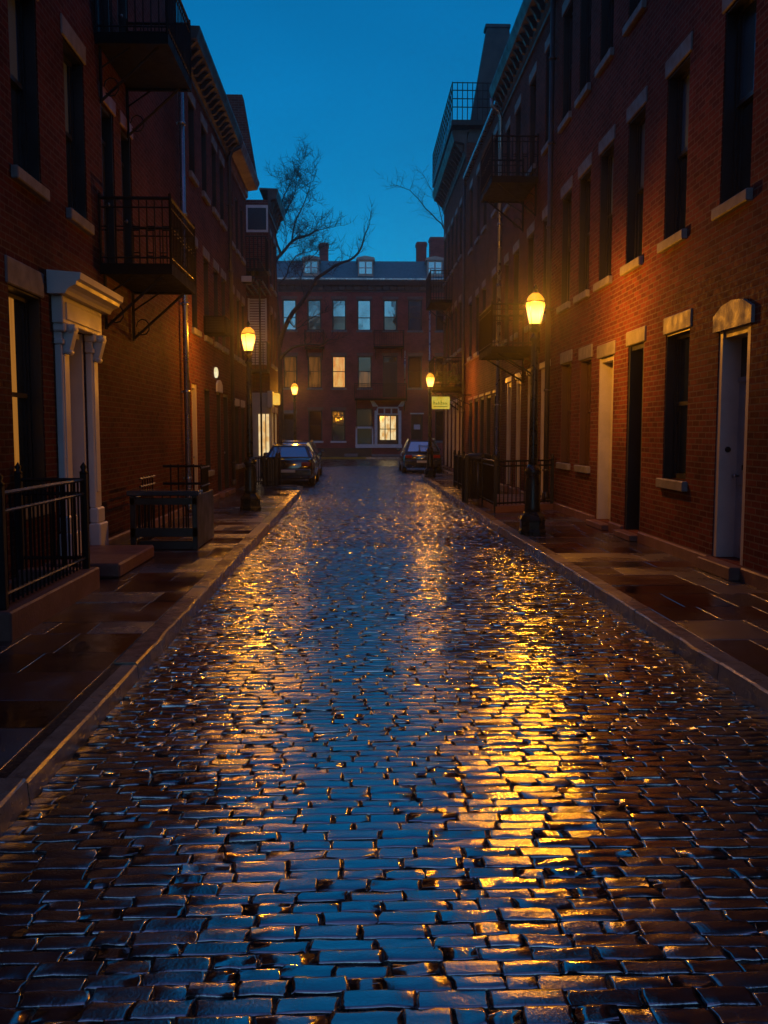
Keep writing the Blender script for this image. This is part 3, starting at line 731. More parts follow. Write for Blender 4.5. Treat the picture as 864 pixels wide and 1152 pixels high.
def sidewalk(name, rows, z=.12):
    """rows: (y0, y1, x0, x1) strips, cut into slabs with open joints"""
    m = MB(); rng = random.Random(len(name)+3)
    for y0, y1, x0, x1 in rows:
        x = x0
        first = True
        while x < x1-.02:
            L = rng.uniform(.5, 1.05) if rng.random() > .3 else rng.uniform(.3, .5)
            e = min(x+L, x1)
            if x1-e < .2: e = x1
            t1, t2 = rng.gauss(0, .0022), rng.gauss(0, .0025); dz = rng.gauss(0, .0009); g = .0028
            a, b, c, d = x+g, e-g, y0+g, y1-g
            def P(px, py, off): return (px, py, z+dz+t1*(px-(a+b)/2)+t2*(py-(c+d)/2)+off)
            i = .003
            vs = [P(a,c,-.0025),P(b,c,-.0025),P(b,d,-.0025),P(a,d,-.0025),P(a+i,c+i,0),P(b-i,c+i,0),P(b-i,d-i,0),P(a+i,d-i,0),(a,c,z-.08),(b,c,z-.08),(b,d,z-.08),(a,d,z-.08)]
            m.add(vs, [(4,5,6,7)] + [(k, (k+1) % 4, 4+(k+1) % 4, 4+k) for k in range(4)] + [(8+k, 8+(k+1) % 4, (k+1) % 4, k) for k in range(4)])
            x = e
    return structure(m.build(name, M['slab']))
KW = .17
rows = []; y = -1.; rng = random.Random(9)
while y < 27.3:
    d = rng.uniform(.38, .72); ym = y+d/2; rows.append((y, y+d, WL+.0, xl(min(ym, 26.2))-KW)); y += d
rows = [r for r in rows]
while y < 37: d = rng.uniform(.4, .7); rows.append((y, y+d, -6.5 if 28.4 < y < 32.5 else WL, -3.12-KW)); y += d
while y < 45.5: d = rng.uniform(.4, .7); rows.append((y, y+d, -8, -2.37-KW)); y += d
sidewalk('sidewalk', rows)
rows = []; y = -1.
while y < 32.9: d = rng.uniform(.38, .8); rows.append((y, y+d, xr(y+d/2)+KW, WR+.0)); y += d
while y < 45.5: d = rng.uniform(.4, .7); rows.append((y, y+d, min(xr(y+d)+KW, WR-.05), WR if y < 43 else 9)); y += d
sidewalk('sidewalk_right', rows)
flat('sidewalk_bed', 'grout', [(-9, -1.63, -2, 26.2), (-9, -3.14, 26.2, 37), (-9, -2.4, 38.4, 45.6), (2.56, 9, -2, 33), (3.75, 9, 33, 45.6)], .111)

def kerb(name, fx, sgn, y0, y1):
    m = MB(); rng = random.Random(3 if sgn < 0 else 4); y = y0
    while y < y1:
        L = rng.uniform(1.3, 2.1) if y < 24 else .5
        e = min(y+L, y1); a, b = fx(y), fx(e); n = 6
        dz = rng.gauss(0, .004); g = .006
        # long stones with rough, slightly wavy arrises
        V = []; nn = 9 if y < 24 else 3
        for i in range(nn):
            t = i/(nn-1); Y = y+g+(e-y-2*g)*t; X = a+(b-a)*t; w = rng.gauss(0, .004) if 0 < i < nn-1 else 0
            for ox, z in ((-.012, -.05), (0+w, .06+rng.gauss(0, .004)), (.003+w, .112+dz+rng.gauss(0, .002)), (.016+w, .124+dz), (KW-.01, .125+dz), (KW-.003, .1), (KW-.003, .02)):
                V.append((X+sgn*ox, Y, z))
        k = 7; F = []
        for i in range(nn-1):
            for j in range(k-1):
                q = (i*k+j, i*k+j+1, (i+1)*k+j+1, (i+1)*k+j); F.append(q if sgn < 0 else q[::-1])
        F += [tuple(range(k)), tuple(range((nn-1)*k, nn*k))[::-1]]
        m.add(V, F, False); y = e
    return structure(m.build(name, M['kerbstone']))
kerb('kerb', xl, -1, -1, 45.6); kerb('kerb_right', xr, 1, -1, 45.6)
m = MB(); m.box(-60, 60, 60.2, 60.4, -.05, .125, .002); structure(m.build('kerb_far', M['kerbstone']))
m = MB(); m.box(-40, .6, 60.17, 60.197, .0, .128, .004); structure(m.build('yellow_line', M['yellow_paint']))
m = MB(); m.box(-60, 60, 60.41, 62.0, 0, .12); structure(m.build('sidewalk_far', M['slab']))

# ------------------------------------------------------------------ street lamps
def make_lamp(label):
    r = empty('street_lamp', (0, 0, 0), label, 'street lamp', 'cast iron street lamps along the kerbs')
    m = MB(); m.lathe([(.0, 0), (.215, 0), (.22, .05), (.2, .09), (.2, .2), (.215, .24), (.185, .29), (.15, .33), (.13, .36)], n=8, smooth=False, rot=PI/8)
    m.build('base', M['green_iron'], r)
    m = MB(); m.lathe([(.13, .36), (.125, .42), (.115, .8), (.105, .93), (.13, .96), (.135, 1.0), (.11, 1.04), (.075, 1.1)], n=12)
    m.build('pedestal', M['green_iron'], r)
    m = MB(); m.lathe([(.07, 1.1), (.068, 1.2), (.05, 2.95), (.05, 3.0), (.075, 3.02), (.08, 3.05), (.05, 3.08), (.045, 3.14)], n=12)
    for k in range(8):
        t = 2*PI*k/8; m.tube([(.066*math.cos(t), .066*math.sin(t), 1.14), (.049*math.cos(t), .049*math.sin(t), 2.94)], .007, 4)
    m.build('shaft', M['green_iron'], r)
    m = MB(); m.lathe([(.045, 3.14), (.09, 3.17), (.095, 3.2), (.06, 3.22), (.105, 3.25), (.115, 3.27)], n=12)
    lan = m.build('lantern', M['green_iron'], r); lan.scale = (.9, .9, 1)
    m = MB(); m.lathe([(.095, 3.272), (.118, 3.36), (.148, 3.48), (.165, 3.555), (.155, 3.6)], n=16); m.build('lantern_glass', M['lantern_glass'], lan)
    m = MB()
    m.lathe([(.166, 3.601), (.172, 3.607), (.17, 3.618), (.15, 3.622)], n=16); m.lathe([(.055, 3.745), (.05, 3.76), (.03, 3.77), (.03, 3.79), (.045, 3.81), (.03, 3.835), (.012, 3.87), (.0, 3.9)], n=16); m.build('lantern_cap', M['green_iron'], lan)
    m = MB(); m.lathe([(.15, 3.623), (.148, 3.65), (.115, 3.7), (.054, 3.746)], n=16); m.build('lantern_dome', M['lantern_dome'], lan)
    m = MB()
    for k in range(4):
        t = 2*PI*k/4+PI/4; c, s = math.cos(t), math.sin(t)
        m.tube([(.1*c, .1*s, 3.268), (.123*c, .123*s, 3.36), (.153*c, .153*s, 3.48), (.17*c, .17*s, 3.56), (.16*c, .16*s, 3.605)], .006, 5)
    m.build('lantern_rib', M['green_iron'], lan)
    return r
LAMPS = [((2.76, 13.9, .12), 'nearest tall dark green street lamp on the right kerb glowing amber', 1.),
         ((-2.22, 18.5, .12), 'glowing street lamp on the left sidewalk beside the orange lit brick wall', 1.),
         ((-2.7, 38.8, .12), 'small distant glowing street lamp rising behind the parked black cars', 1.),
         ((2.64, 32.3, .12), 'distant glowing street lamp on the right corner beside the yellow sign', 1.)]
lamp0 = make_lamp(LAMPS[0][1])
LP = [580., 300., 360., 430.]
LCOL = (1., .385, .022)
LROOT = [lamp0] + [copy_tree(lamp0) for _ in LAMPS[1:]]
for i, (p, lab, s_) in enumerate(LAMPS):
    o = LROOT[i]
    o.location = p; o['label'] = lab; o.rotation_euler.z = [0, .5, .2, .9][i]
    ld = bpy.data.lights.new('lamp_light', 'POINT'); ld.energy = LP[i]; ld.color = LCOL; ld.shadow_soft_size = .07
    lo = bpy.data.objects.new('lamp_light', ld); COL.objects.link(lo); lo.parent = o; lo.location = (0, 0, 3.5)

# ------------------------------------------------------------------ iron fences and street furniture
def rail_panel(m, p, q, z0, z1, gap=.11, r=.009, rails=None, spear=False):
    for z in rails or (z1-.03, z0+.1): m.bar((*p, z), (*q, z), .018)
    L = math.hypot(q[0]-p[0], q[1]-p[1]); n = max(2, round(L/gap))
    for i in range(1, n):
        x, y = p[0]+(q[0]-p[0])*i/n, p[1]+(q[1]-p[1])*i/n
        m.bar((x, y, z0), (x, y, z1), r)
        if spear: m.tube([(x, y, z1), (x, y, z1+.03), (x, y, z1+.09)], [.006, .018, .001], 5)
def post(x, y, z0, z1, parent, r=.032):
    m = MB(); m.box(x-r, x+r, y-r, y+r, z0, z1, .005); m.lathe([(.0, z1-.005), (r*1.3, z1), (r*1.3, z1+.02), (r*.7, z1+.035), (r*1.1, z1+.07), (.0, z1+.12)], (x, y), 8); return m.build('post', M['iron'], parent)

f = empty('iron_fence', (-2.75, 8, 0), 'black iron fence on a low brownstone base beneath the amber lit window', 'fence')
def loc(p): return (p[0]+2.75, p[1]-8)
A, B_, C_, D_ = loc((-3.4, 6.9)), loc((-2.75, 6.9)), loc((-2.75, 9.02)), loc((-3.4, 9.02))
m = MB()
for p, q in ((A, B_), (B_, C_), (C_, D_)): rail_panel(m, p, q, .36, 1.24, .1, .0095, (1.24, 1.1, .45), False)
m.build('bar_panel', M['iron'], f)
for p in (B_, C_, A, D_): post(*p, .33, 1.3, f)
m = MB(); m.box(-.1, .1, -1.22, 1.14, .0, .34, .015); m.box(-.68, -.1, -1.22, -1.0, .0, .335, .015); m.box(-.68, -.1, .94, 1.14, .0, .335, .015); m.build('base_wall', M['brownstone'], f)

f = empty('cellar_enclosure', (-2.63, 12.8, 0), 'low black cellar stair enclosure with a flat wet top board past the white doorway', 'railing')
m = MB(); X0, X1, Y0, Y1 = -.46, .45, -.68, .72
m.box(X0, X1, Y0, Y0+.05, .3, .42); m.box(X0, X1, Y0, Y0+.05, .74, .83)
for i in range(13): m.bar((X0+.06+(X1-X0-.12)*i/12, Y0+.025, .4), (X0+.06+(X1-X0-.12)*i/12, Y0+.025, .76), .011)
for x in (X0, X1-.07): m.box(x, x+.07, Y0, Y0+.06, .12, .86, .006)
m.build('front_panel', M['black_paint'], f)
m = MB(); m.box(X1-.05, X1, Y0+.07, Y1, .14, .86, .006); m.build('side_panel', M['black_paint'], f)
m = MB(); rail_panel(m, (X0+.03, Y1-.03), (X1-.06, Y1-.03), .14, .86, .11, .011); rail_panel(m, (X0+.03, Y0+.1), (X0+.03, Y1-.03), .14, .86, .12, .011); m.build('bar_panel', M['iron'], f)
m = MB(); m.box(X0-.03, X1+.03, Y0-.05, Y0+.3, .862, .93, .012); m.build('top_board', M['wet_board'], f)
m = MB(); m.box(X0+.1, X1, Y0+.03, Y0+.1, .121, .24, .01); m.build('kick_board', M['plastic'], f)
m = MB()
rail_panel(m, (X0+.2, Y1-.2), (X1-.03, Y1-.2), .86, 1.25, .11, .012); rail_panel(m, (X1-.03, Y1-.2), (X1-.03, Y0+.5), .86, 1.25, .11, .012)
rail_panel(m, (X0+.05, Y0+.4), (X0+.05, Y1-.1), .86, 1.1, .14, .01)
m.build('top_railing', M['iron'], f)

f = empty('iron_railing', (3.4, 18.2, 0), 'black iron railing around the steps behind the nearest right lamp', 'railing')
m = MB(); a, b = (-.62, -.4), (.68, .3)
rail_panel(m, a, b, .26, 1.15, .105, .01, (1.15, 1.05, .3)); rail_panel(m, a, (-.62, 3.2), .26, 1.15, .12, .01, (1.15, 1.05, .3))
m.build('bar_panel', M['iron'], f)
post(*a, .12, 1.17, f); post(*b, .12, 1.17, f); post(-.62, 3.2, .12, 1.17, f); post(-.62, 1.4, .12, 1.17, f)
m = MB(); m.prism([(a[0], a[1]-.06), (b[0]+.03, b[1]-.06), (b[0]+.03, 3.2), (a[0], 3.2)], 'z', .0, .24); m.build('stair_landing', M['brownstone'], f)

f = empty('trash_bin', (2.78, 20.4, .12), 'dark slatted trash bin with posts at the right kerb', 'trash bin')
m = MB()
for x in (-.3, .3):
    for y in (-.3, .3): m.box(x-.04, x+.04, y-.04, y+.04, .0, 1.1, .008)
m.build('post', M['iron'], f)
m = MB()
for k in range(20):
    t = 2*PI*k/20; m.bar((.25*math.cos(t), .25*math.sin(t), .1), (.29*math.cos(t), .29*math.sin(t), .98), .022)
m.lathe([(.0, .1), (.24, .1), (.26, .5), (.275, .95), (.0, .95)], n=20); m.build('basket', M['plastic'], f)
m = MB(); m.lathe([(.33, .98), (.34, 1.02), (.3, 1.1), (.16, 1.14), (.15, 1.08)], n=20); m.build('lid', M['iron'], f)

f = empty('iron_railing', (2.95, 25.2, 0), 'far black iron railing along the shop fronts on the right sidewalk', 'railing')
m = MB(); rail_panel(m, (-.05, 1.2), (-.05, -1.0), .2, 1.1, .1, .012); rail_panel(m, (-.05, -1.0), (.9, -1.0), .2, 1.1, .1, .012); m.build('bar_panel', M['iron'], f)
for p in ((-.05, 1.2), (-.05, -1.), (.9, -1.), (-.05, .1)): post(*p, .12, 1.12, f, .04)

f = empty('iron_railing', (-2.8, 27, 0), 'black iron railing at the sidewalk end in front of the parked black sedan', 'railing')
m = MB(); rail_panel(m, (-.4, 0), (.36, 0), .16, 1.0, .07, .014); rail_panel(m, (.36, 0), (.36, 1.0), .16, 1.0, .07, .014); m.build('bar_panel', M['iron'], f)
for p in ((-.4, 0), (.0, 0), (.36, 0), (.36, 1.0)): post(*p, .12, 1.02, f, .04)
m = MB(); m.box(.04, .32, .05, .4, .121, .95, .02); m.build('planter_box', M['plastic'], f)

# ------------------------------------------------------------------ cars
def make_car(name, label, paint, L=4.4, W=1.76, H=1.4, hatch=False):
    r = empty(name, (0, 0, 0), label, 'car')
    hw = W/2
    # local: rear at y=0, nose at y=L
    st = [(0.0, .36, .80, .80), (.05, .28, .90, .90), (.25, .24, .94, .97), (.9, .22, .95, 1.), (2.2, .22, .94, 1.), (3.2, .22, .92, .99), (3.9, .24, .84, .95), (4.25, .28, .74, .86), (4.4, .38, .62, .74)]
    V = []; n = 10; m = MB()
    for y, zb, zt, w in st:
        y *= L/4.4; w *= hw; h = zt-zb
        pr = [(-w*.86, zb), (-w*.97, zb+.12*h), (-w, zb+.42*h), (-w*.985, zb+.7*h), (-w*.9, zb+.95*h), (w*.9, zb+.95*h), (w*.985, zb+.7*h), (w, zb+.42*h), (w*.97, zb+.12*h), (w*.86, zb)]
        V += [(x, y, z) for x, z in pr]
    # crown the decks a little
    F = [(i*n+k, i*n+(k+1) % n, (i+1)*n+(k+1) % n, (i+1)*n+k) for i in range(len(st)-1) for k in range(n)]
    F += [tuple(range(n))[::-1], tuple(range((len(st)-1)*n, len(st)*n))]
    m.add(V, [f_[::-1] for f_ in F], True); 
    body = m.build('body', M[paint], r)
    mod = body.modifiers.new('bevel', 'BEVEL'); mod.width = .02; mod.segments = 2; mod.limit_method = 'ANGLE'; mod.angle_limit = .6
    k = L/4.4
    if hatch: sd = [(.12, .9), (.42, H-.06), (.9, H), (2.0, H-.01), (2.45, H-.08), (3.25, .9)]
    else: sd = [(.62, .9), (1.15, H-.05), (1.6, H), (2.3, H-.01), (2.65, H-.09), (3.35, .9)]
    sd = [(y*k, z) for y, z in sd]
    m = MB(); V = []
    for y, z in sd:
        w = hw*(.88 if z < .95 else .66); V += [(-w, y, z), (w, y, z)]
    F = [(2*i, 2*i+2, 2*i+3, 2*i+1)[::-1] for i in range(len(sd)-1)]
    q = len(sd); F.append(tuple(2*i for i in range(q))[::-1]); F.append(tuple(2*i+1 for i in range(q))); 
    m.add(V, F); cab = m.build('cabin', M[paint], r)
    mod = cab.modifiers.new('bevel', 'BEVEL'); mod.width = .05; mod.segments = 3; mod.limit_method = 'ANGLE'; mod.angle_limit = .35
    # windows as thin plates proud of the cabin planes
    def plate(nm, quad, mat):
        c = sum((Vector(p) for p in quad), Vector())/4; nrm = (Vector(quad[1])-Vector(quad[0])).cross(Vector(quad[3])-Vector(quad[0])).normalized()
        if nrm.dot(c-Vector((0, L*.45, .9))) < 0: nrm = -nrm
        pts = [c+(Vector(p)-c)*.9+nrm*.012 for p in quad]; bk = [p-nrm*.03 for p in pts]
        mm = MB(); mm.add([tuple(p) for p in pts+bk], [(0,1,2,3), (7,6,5,4)]+[(i, 4+i, 4+(i+1) % 4, (i+1) % 4) for i in range(4)]); return mm.build(nm, M[mat], cab)
    wb, wt = hw*.88, hw*.66
    (ya, za), (yb, zb) = sd[0], sd[1]
    plate('rear_window', [(-wb*.93, ya, za+.02), (wb*.93, ya, za+.02), (wt*.95, yb, zb-.02), (-wt*.95, yb, zb-.02)], 'car_glass')
    (yc, zc), (yd, zd) = sd[-2], sd[-1]
    plate('windscreen', [(-wb*.93, yd, zd+.02), (wb*.93, yd, zd+.02), (wt*.95, yc, zc-.0), (-wt*.95, yc, zc-.0)], 'car_glass')
    ym = (sd[1][0]+sd[-2][0])/2+.1
    for s_ in (-1, 1):
        plate('side_window', [(s_*wb, sd[0][0]+.2, .93), (s_*wb, ym-.04, .93), (s_*wt, ym-.04, H-.06), (s_*wt, sd[1][0]+.1, H-.06)], 'car_glass')
        plate('side_window', [(s_*wb, ym+.04, .93), (s_*wb, sd[-1][0]-.2, .93), (s_*wt, sd[-2][0]-.1, H-.1), (s_*wt, ym+.04, H-.06)], 'car_glass')
        m = MB(); m.box(s_*hw*.52, s_*hw*.86, -.03, .08, .66, .8, .02); m.build('tail_light', M['red_lens'], r)
        m = MB(); m.box(s_*hw*.5, s_*hw*.8, L-.13, L+.0, .56, .68, .02); m.build('headlight', M['clear_lens'], r)
        m = MB(); m.box(s_*(hw-.03), s_*(hw+.14), 2.75*k, 2.87*k, .92, 1.05, .03); m.build('wing_mirror', M[paint], r)
        for y in (.82*k, 3.52*k):
            x = s_*(hw-.11); m = MB(); R = .31
            pr = [(-.1, .19), (-.1, .27), (-.085, R-.01), (-.05, R), (.05, R), (.085, R-.01), (.1, .27), (.1, .19)]
            nn = 24; V = [(x+a, y+rr*math.cos(2*PI*j/nn), R+.001+rr*math.sin(2*PI*j/nn)) for a, rr in pr for j in range(nn)]
            q = len(pr); m.add(V, [(i*nn+j, i*nn+(j+1) % nn, ((i+1) % q)*nn+(j+1) % nn, ((i+1) % q)*nn+j) for i in range(q) for j in range(nn)], True)
            w = m.build('wheel', M['tyre'], r)
            m = MB()
            m.tube([(x+s_*.02, y, R), (x+s_*.075, y, R)], .19, 20)
            for j in range(5):
                t = 2*PI*j/5; m.bar((x+s_*.08, y, R), (x+s_*.08, y+.17*math.cos(t), R+.17*math.sin(t)), .025)
            m.build('rim', M['rim'], w)
    m = MB(); m.box(-hw*.9, hw*.9, -.07, .1, .36, .58, .03); m.box(-hw*.88, hw*.88, L-.08, L+.06, .3, .5, .03); m.build('bumper', M[paint], r)
    m = MB(); m.box(-.26, .26, -.085, -.068, .47, .56); m.build('number_plate', M['clear_lens'], r)
    m = MB()
    for x in (-hw*.5, hw*.5): m.tube([(x, -.05, .3), (x, .2, .3)], .03, 8)
    m.build('exhaust', M['rim'], r)
    return r
c = make_car('parked_car', 'black sedan parked nearest on the left, its rear window mirroring the sky', 'car_paint', 4.4, 1.74, 1.36); c.location = (-2.24, 28.5, -.0); c['group'] = 'cars parked at the kerbs'
c = make_car('parked_car', 'dark car parked ahead of the black sedan near the far left lamp', 'car_paint', 4.3, 1.72, 1.45, True); c.location = (-2.32, 33.6, 0); c['group'] = 'cars parked at the kerbs'
c = make_car('parked_car', 'dark blue hatchback parked on the right beyond the corner lamp', 'car_blue', 4.2, 1.74, 1.45, True); c.location = (2.8, 38.0, 0); c['group'] = 'cars parked at the kerbs'

# ------------------------------------------------------------------ signs and wall fixtures
f = empty('hanging_sign', (3.05, 32.6, 2.55), 'lamplit yellow hanging shop sign with green lettering beside the right corner lamp', 'sign')
m = MB(); m.box(-.36, .33, -.04, .04, .05, .5, .02); m.build('board', M['sign_yellow'], f)
m = MB(); x = -.27
for wdt, h in ((.06, .16), (.05, .1), (.07, .12), (.05, .17), (.06, .1), (.06, .1)):     # worn script, illegible at this distance
    m.box(x, x+.018, -.052, -.039, .2, .2+h); m.box(x+.018, x+wdt, -.052, -.039, .2+h*.45, .2+h*.45+.02); m.box(x+wdt-.012, x+wdt, -.051, -.039, .2, .2+h*.6); x += wdt+.03
m.box(-.26, .24, -.05, -.039, .13, .15); m.build('lettering', M['sign_letters'], f)
m = MB(); m.bar((-.36, 0, .56), (1.1, 0, .56), .02); m.bar((-.3, 0, .5), (-.3, 0, .57), .008); m.bar((.28, 0, .5), (.28, 0, .57), .008); m.bar((1.08, 0, .2), (.3, 0, .56), .015); m.build('hanger', M['iron'], f)

f = empty('shop_sign', (-3.05, 32.8, 2.75), 'glowing orange box sign over the lit shop window on the left corner', 'sign')
m = MB(); m.box(.0, .22, -.3, .3, .0, .42, .03); m.build('board', M['sign_orange'], f)
m = MB(); m.box(-.2, -.004, -.32, .3, -.12, .5, .02); m.build('sign_casing', M['cream'], f)

f = empty('wall_plaque', (-3.44, 21.9, 3.18), 'small glowing oval plaque high on the orange lit brick wall', 'plaque')
m = MB(); m.lathe([(.0, 0), (.16, 0), (.16, .04), (.12, .055), (.0, .055)], n=20); b = m.build('plate', M['plaque_lit'], f); b.rotation_euler = (0, PI/2, 0); b.scale = (.8, 1.15, 1)

f = empty('air_conditioner', (-3.2, 20.75, 3.95), 'dark boxy window air conditioner sticking out above the lamp lit wall', 'air conditioner')
m = MB(); m.box(-.28, .26, -.34, .34, .0, .4, .03); m.build('casing', M['shaded_iron'], f)
m = MB()
for i in range(9): m.box(-.2, .2, -.355, -.341, .05+i*.036, .07+i*.036)
m.build('grille', M['iron'], f)

f = empty('floodlight', (-3.3, 27.4, 6.2), 'round glass floodlight on the dark platform above the left lamp', 'floodlight')
m = MB(); m.box(-.5, -.12, -.05, .05, .1, .18); m.lathe([(.0, .0), (.12, .0), (.2, .1), (.22, .2), (.0, .24)], (0, 0), 14); m.build('housing', M['iron'], f)
m = MB(); m.box(-.16, .16, -.24, -.19, .02, .2, .02); m.build('lens', M['clear_lens'], f)

f = empty('door_notice', (4.15, 61.9, 2.0), 'small pale blue notice on the far dark door behind the right car', 'notice')
m = MB(); m.box(-.22, .22, .0, .02, .0, .34); m.build('sheet', M['blue_sheet'], f)
m = MB()
for i in range(3): m.box(-.16, .16-.06*i, -.006, .001, .07+i*.09, .1+i*.09)
m.build('lettering', M['white'], f)

def plant(name, locn, label, n, rx, ry, h, seed):
    f = empty(name, locn, label, 'plant', 'potted plants on the corner balcony'); rng = random.Random(seed); m = MB()
    for _ in range(n):
        p = Vector((rng.gauss(0, rx), rng.gauss(0, ry), abs(rng.gauss(.35, .25))*h)); d = Vector((rng.gauss(0, 1), rng.gauss(0, 1), rng.gauss(0, .6))).normalized()*rng.uniform(.05, .1); e = d.cross(Vector((rng.random(), rng.random(), 1))).normalized()*rng.uniform(.02, .04)
        m.add([tuple(p-d), tuple(p+e), tuple(p+d), tuple(p-e)], [(0, 1, 2, 3)])
    m.build('foliage', M['leaf'], f)
    m = MB(); m.lathe([(.0, 0), (.12, 0), (.16, .22), (.14, .22), (.0, .2)], n=12); m.build('pot', M['brownstone'], f)
plant('potted_plant', (3.12, 34.75, 3.5), 'leafy plant on the street side corner of the low right balcony above the yellow sign', 220, .18, .2, .8, 2)
plant('potted_plant', (3.7, 34.7, 3.5), 'leafy plant against the brick wall on the low right balcony', 160, .16, .18, .7, 3)

# ------------------------------------------------------------------ bare trees
def tree(name, base, limbs, label, seed, dens=.82, thin=1.):
    r = empty(name, base, label, 'tree', 'bare winter trees'); rng = random.Random(seed)
    T = MB(); K = MB()
    def twig(p, d, L, rad, depth):
        pts = [p]; q = p.copy(); dd = d.copy(); n = 4
        for i in range(n):
            dd = (dd + Vector((rng.gauss(0, .2), rng.gauss(0, .25), rng.gauss(.05, .17)))).normalized(); q = q+dd*L/n; pts.append(q.copy())
        K.tube(pts, [rad*thin*(1-.8*i/n) for i in range(n+1)], 5 if rad > .02 else 3, False)
        if depth > 0:
            for i in range(1, n+1):
                for _ in range(2 if i > 1 else 1):
                    if rng.random() < dens:
                        s = Vector((rng.gauss(0, .75), rng.gauss(0, .75), rng.gauss(.15, .55))); twig(pts[i], (dd*.7+s).normalized(), L*rng.uniform(.42, .68), max(rad*.55, .011), depth-1)
    for pts, r0, r1, depth, tl in limbs:
        P = [Vector(p)-Vector(base) for p in pts]
        # smooth the limb
        Q = []
        for i in range(len(P)-1):
            for t in (0, .33, .66):
                p0, p1, p2, p3 = P[max(i-1, 0)], P[i], P[i+1], P[min(i+2, len(P)-1)]
                Q.append(.5*((2*p1)+(p2-p0)*t+(2*p0-5*p1+4*p2-p3)*t*t+(3*p1-p0-3*p2+p3)*t**3)+Vector((rng.gauss(0, .02), rng.gauss(0, .02), rng.gauss(0, .02))))
        Q.append(P[-1]); n = len(Q)
        T.tube(Q, [r0+(r1-r0)*i/(n-1) for i in range(n)], 8, False)
        if depth >= 0:
            for i in range(max(2, n//4), n):
                d = (Q[i]-Q[i-1]).normalized()
                for _ in range(2):
                    if rng.random() < .8:
                        s = Vector((rng.gauss(0, .8), rng.gauss(0, .7), rng.gauss(.25, .5))); twig(Q[i], (d*.6+s).normalized(), tl*rng.uniform(.6, 1.2), max(r1*.7, .018), depth)
            twig(Q[-1], (Q[-1]-Q[-2]).normalized(), tl*1.2, r1, depth)
    T.build('trunk', M['bark'], r); K.build('crown', M['bark'], r)
    return r
Yt = 47.
def at(px, z_px, Y): return ((px-402)*Y/1000, Y, 1.7+(488-z_px)*Y/1000)
def pl(pts, Y=Yt): return [at(a, b, Y+c) for a, b, c in pts]
tree('bare_tree', (-4.15, Yt, .1), [
    ([(-4.15, Yt, .1)] + pl([(316, 440, 0), (314, 390, 0), (313, 345, 0), (311, 300, 0)]), .2, .13, -1, 0),
    (pl([(311, 302, 0), (320, 290, 0), (333, 276, .3), (348, 271, .6), (358, 266, .8)]), .10, .035, 2, 1.1),
    (pl([(319, 292, 0), (314, 276, -.3), (312, 262, -.4), (318, 240, -.3), (330, 215, 0)]), .07, .02, 2, 1.2),
    (pl([(330, 279, .2), (336, 255, .6), (345, 235, .9), (352, 215, 1.)]), .05, .015, 2, 1.1),
    (pl([(316, 392, 0), (326, 362, -.6), (345, 338, -1.0), (358, 318, -1.3), (378, 304, -1.5), (400, 294, -1.8), (408, 280, -2.), (414, 264, -2.)]), .13, .026, 1, .9),
    (pl([(317, 405, 0), (330, 393, -.8), (345, 389, -1.2), (362, 390, -1.5), (372, 384, -1.6)]), .09, .022, 1, .7),
    (pl([(311, 330, 0), (322, 318, .4), (330, 300, .6), (338, 292, .6), (352, 288, .4)]), .05, .016, 2, .9),
    (pl([(313, 262, -.4), (324, 248, -.2), (334, 226, 0), (338, 205, 0)]), .04, .014, 2, 1.),
    (pl([(345, 338, -1.0), (340, 322, -.8), (344, 305, -.6), (362, 285, -.3)]), .04, .014, 1, .8),
    (pl([(326, 362, -.6), (336, 372, -.9), (352, 360, -1.3), (372, 352, -1.5)]), .04, .012, 1, .7),
], 'bare leafless tree rising behind the left corner building with a long curved limb', 4, .97, .9)
Yu = 50.
tree('bare_tree', (6.8, Yu, .1), [
    ([(6.8, Yu, .1), (6.7, Yu, 5), (6.4, Yu, 9), (6.0, Yu, 12)], .2, .1, -1, 0),
    ([(6.5, Yu, 8.5)] + pl([(500, 268, 0), (486, 250, -.3), (474, 236, -.5), (460, 222, -.6), (446, 217, -.6)], Yu), .045, .01, 1, .9),
    (pl([(500, 268, 0), (492, 240, .2), (484, 222, .3), (474, 204, .4)], Yu), .028, .008, 1, .8),
], 'bare tree reaching thin twigs out from behind the right corner building', 8, .8, .6)

# ------------------------------------------------------------------ sky, fill lamp, camera
w = bpy.data.worlds.new('World'); sc.world = w; w.use_nodes = True
nt = w.node_tree; nt.nodes.clear(); L = nt.links.new
sky = N(nt, 'ShaderNodeTexSky', sky_type='NISHITA'); sky.sun_disc = False; sky.sun_elevation = math.radians(9); sky.sun_rotation = math.radians(180); sky.altitude = 50; sky.air_density = 1.; sky.dust_density = .6; sky.ozone_density = 3.
tc = N(nt, 'ShaderNodeTexCoord'); sx = N(nt, 'ShaderNodeSeparateXYZ'); L(tc.outputs['Generated'], sx.inputs[0])
# blue dusk ahead, paler afterglow behind the viewer
rp = ramp(nt, sx.outputs[1], [(0., (0, 0, 0)), (1., (1, 1, 1))])
mr = N(nt, 'ShaderNodeMapRange'); mr.inputs['From Min'].default_value = -.35; mr.inputs['From Max'].default_value = .55; L(sx.outputs[1], mr.inputs['Value'])
tint = N(nt, 'ShaderNodeMix', data_type='RGBA'); L(mr.outputs[0], tint.inputs[0]); tint.inputs[6].default_value = (.20, .50, .84, 1); tint.inputs[7].default_value = (.02, .76, 1.1, 1)
mu = N(nt, 'ShaderNodeMix', data_type='RGBA', blend_type='MULTIPLY'); mu.inputs[0].default_value = 1; L(sky.outputs[0], mu.inputs[6]); t2 = N(nt, 'ShaderNodeMix', data_type='RGBA'); mz = N(nt, 'ShaderNodeMapRange'); mz.inputs['From Min'].default_value = .66; mz.inputs['From Max'].default_value = .92; L(sx.outputs[2], mz.inputs['Value'])
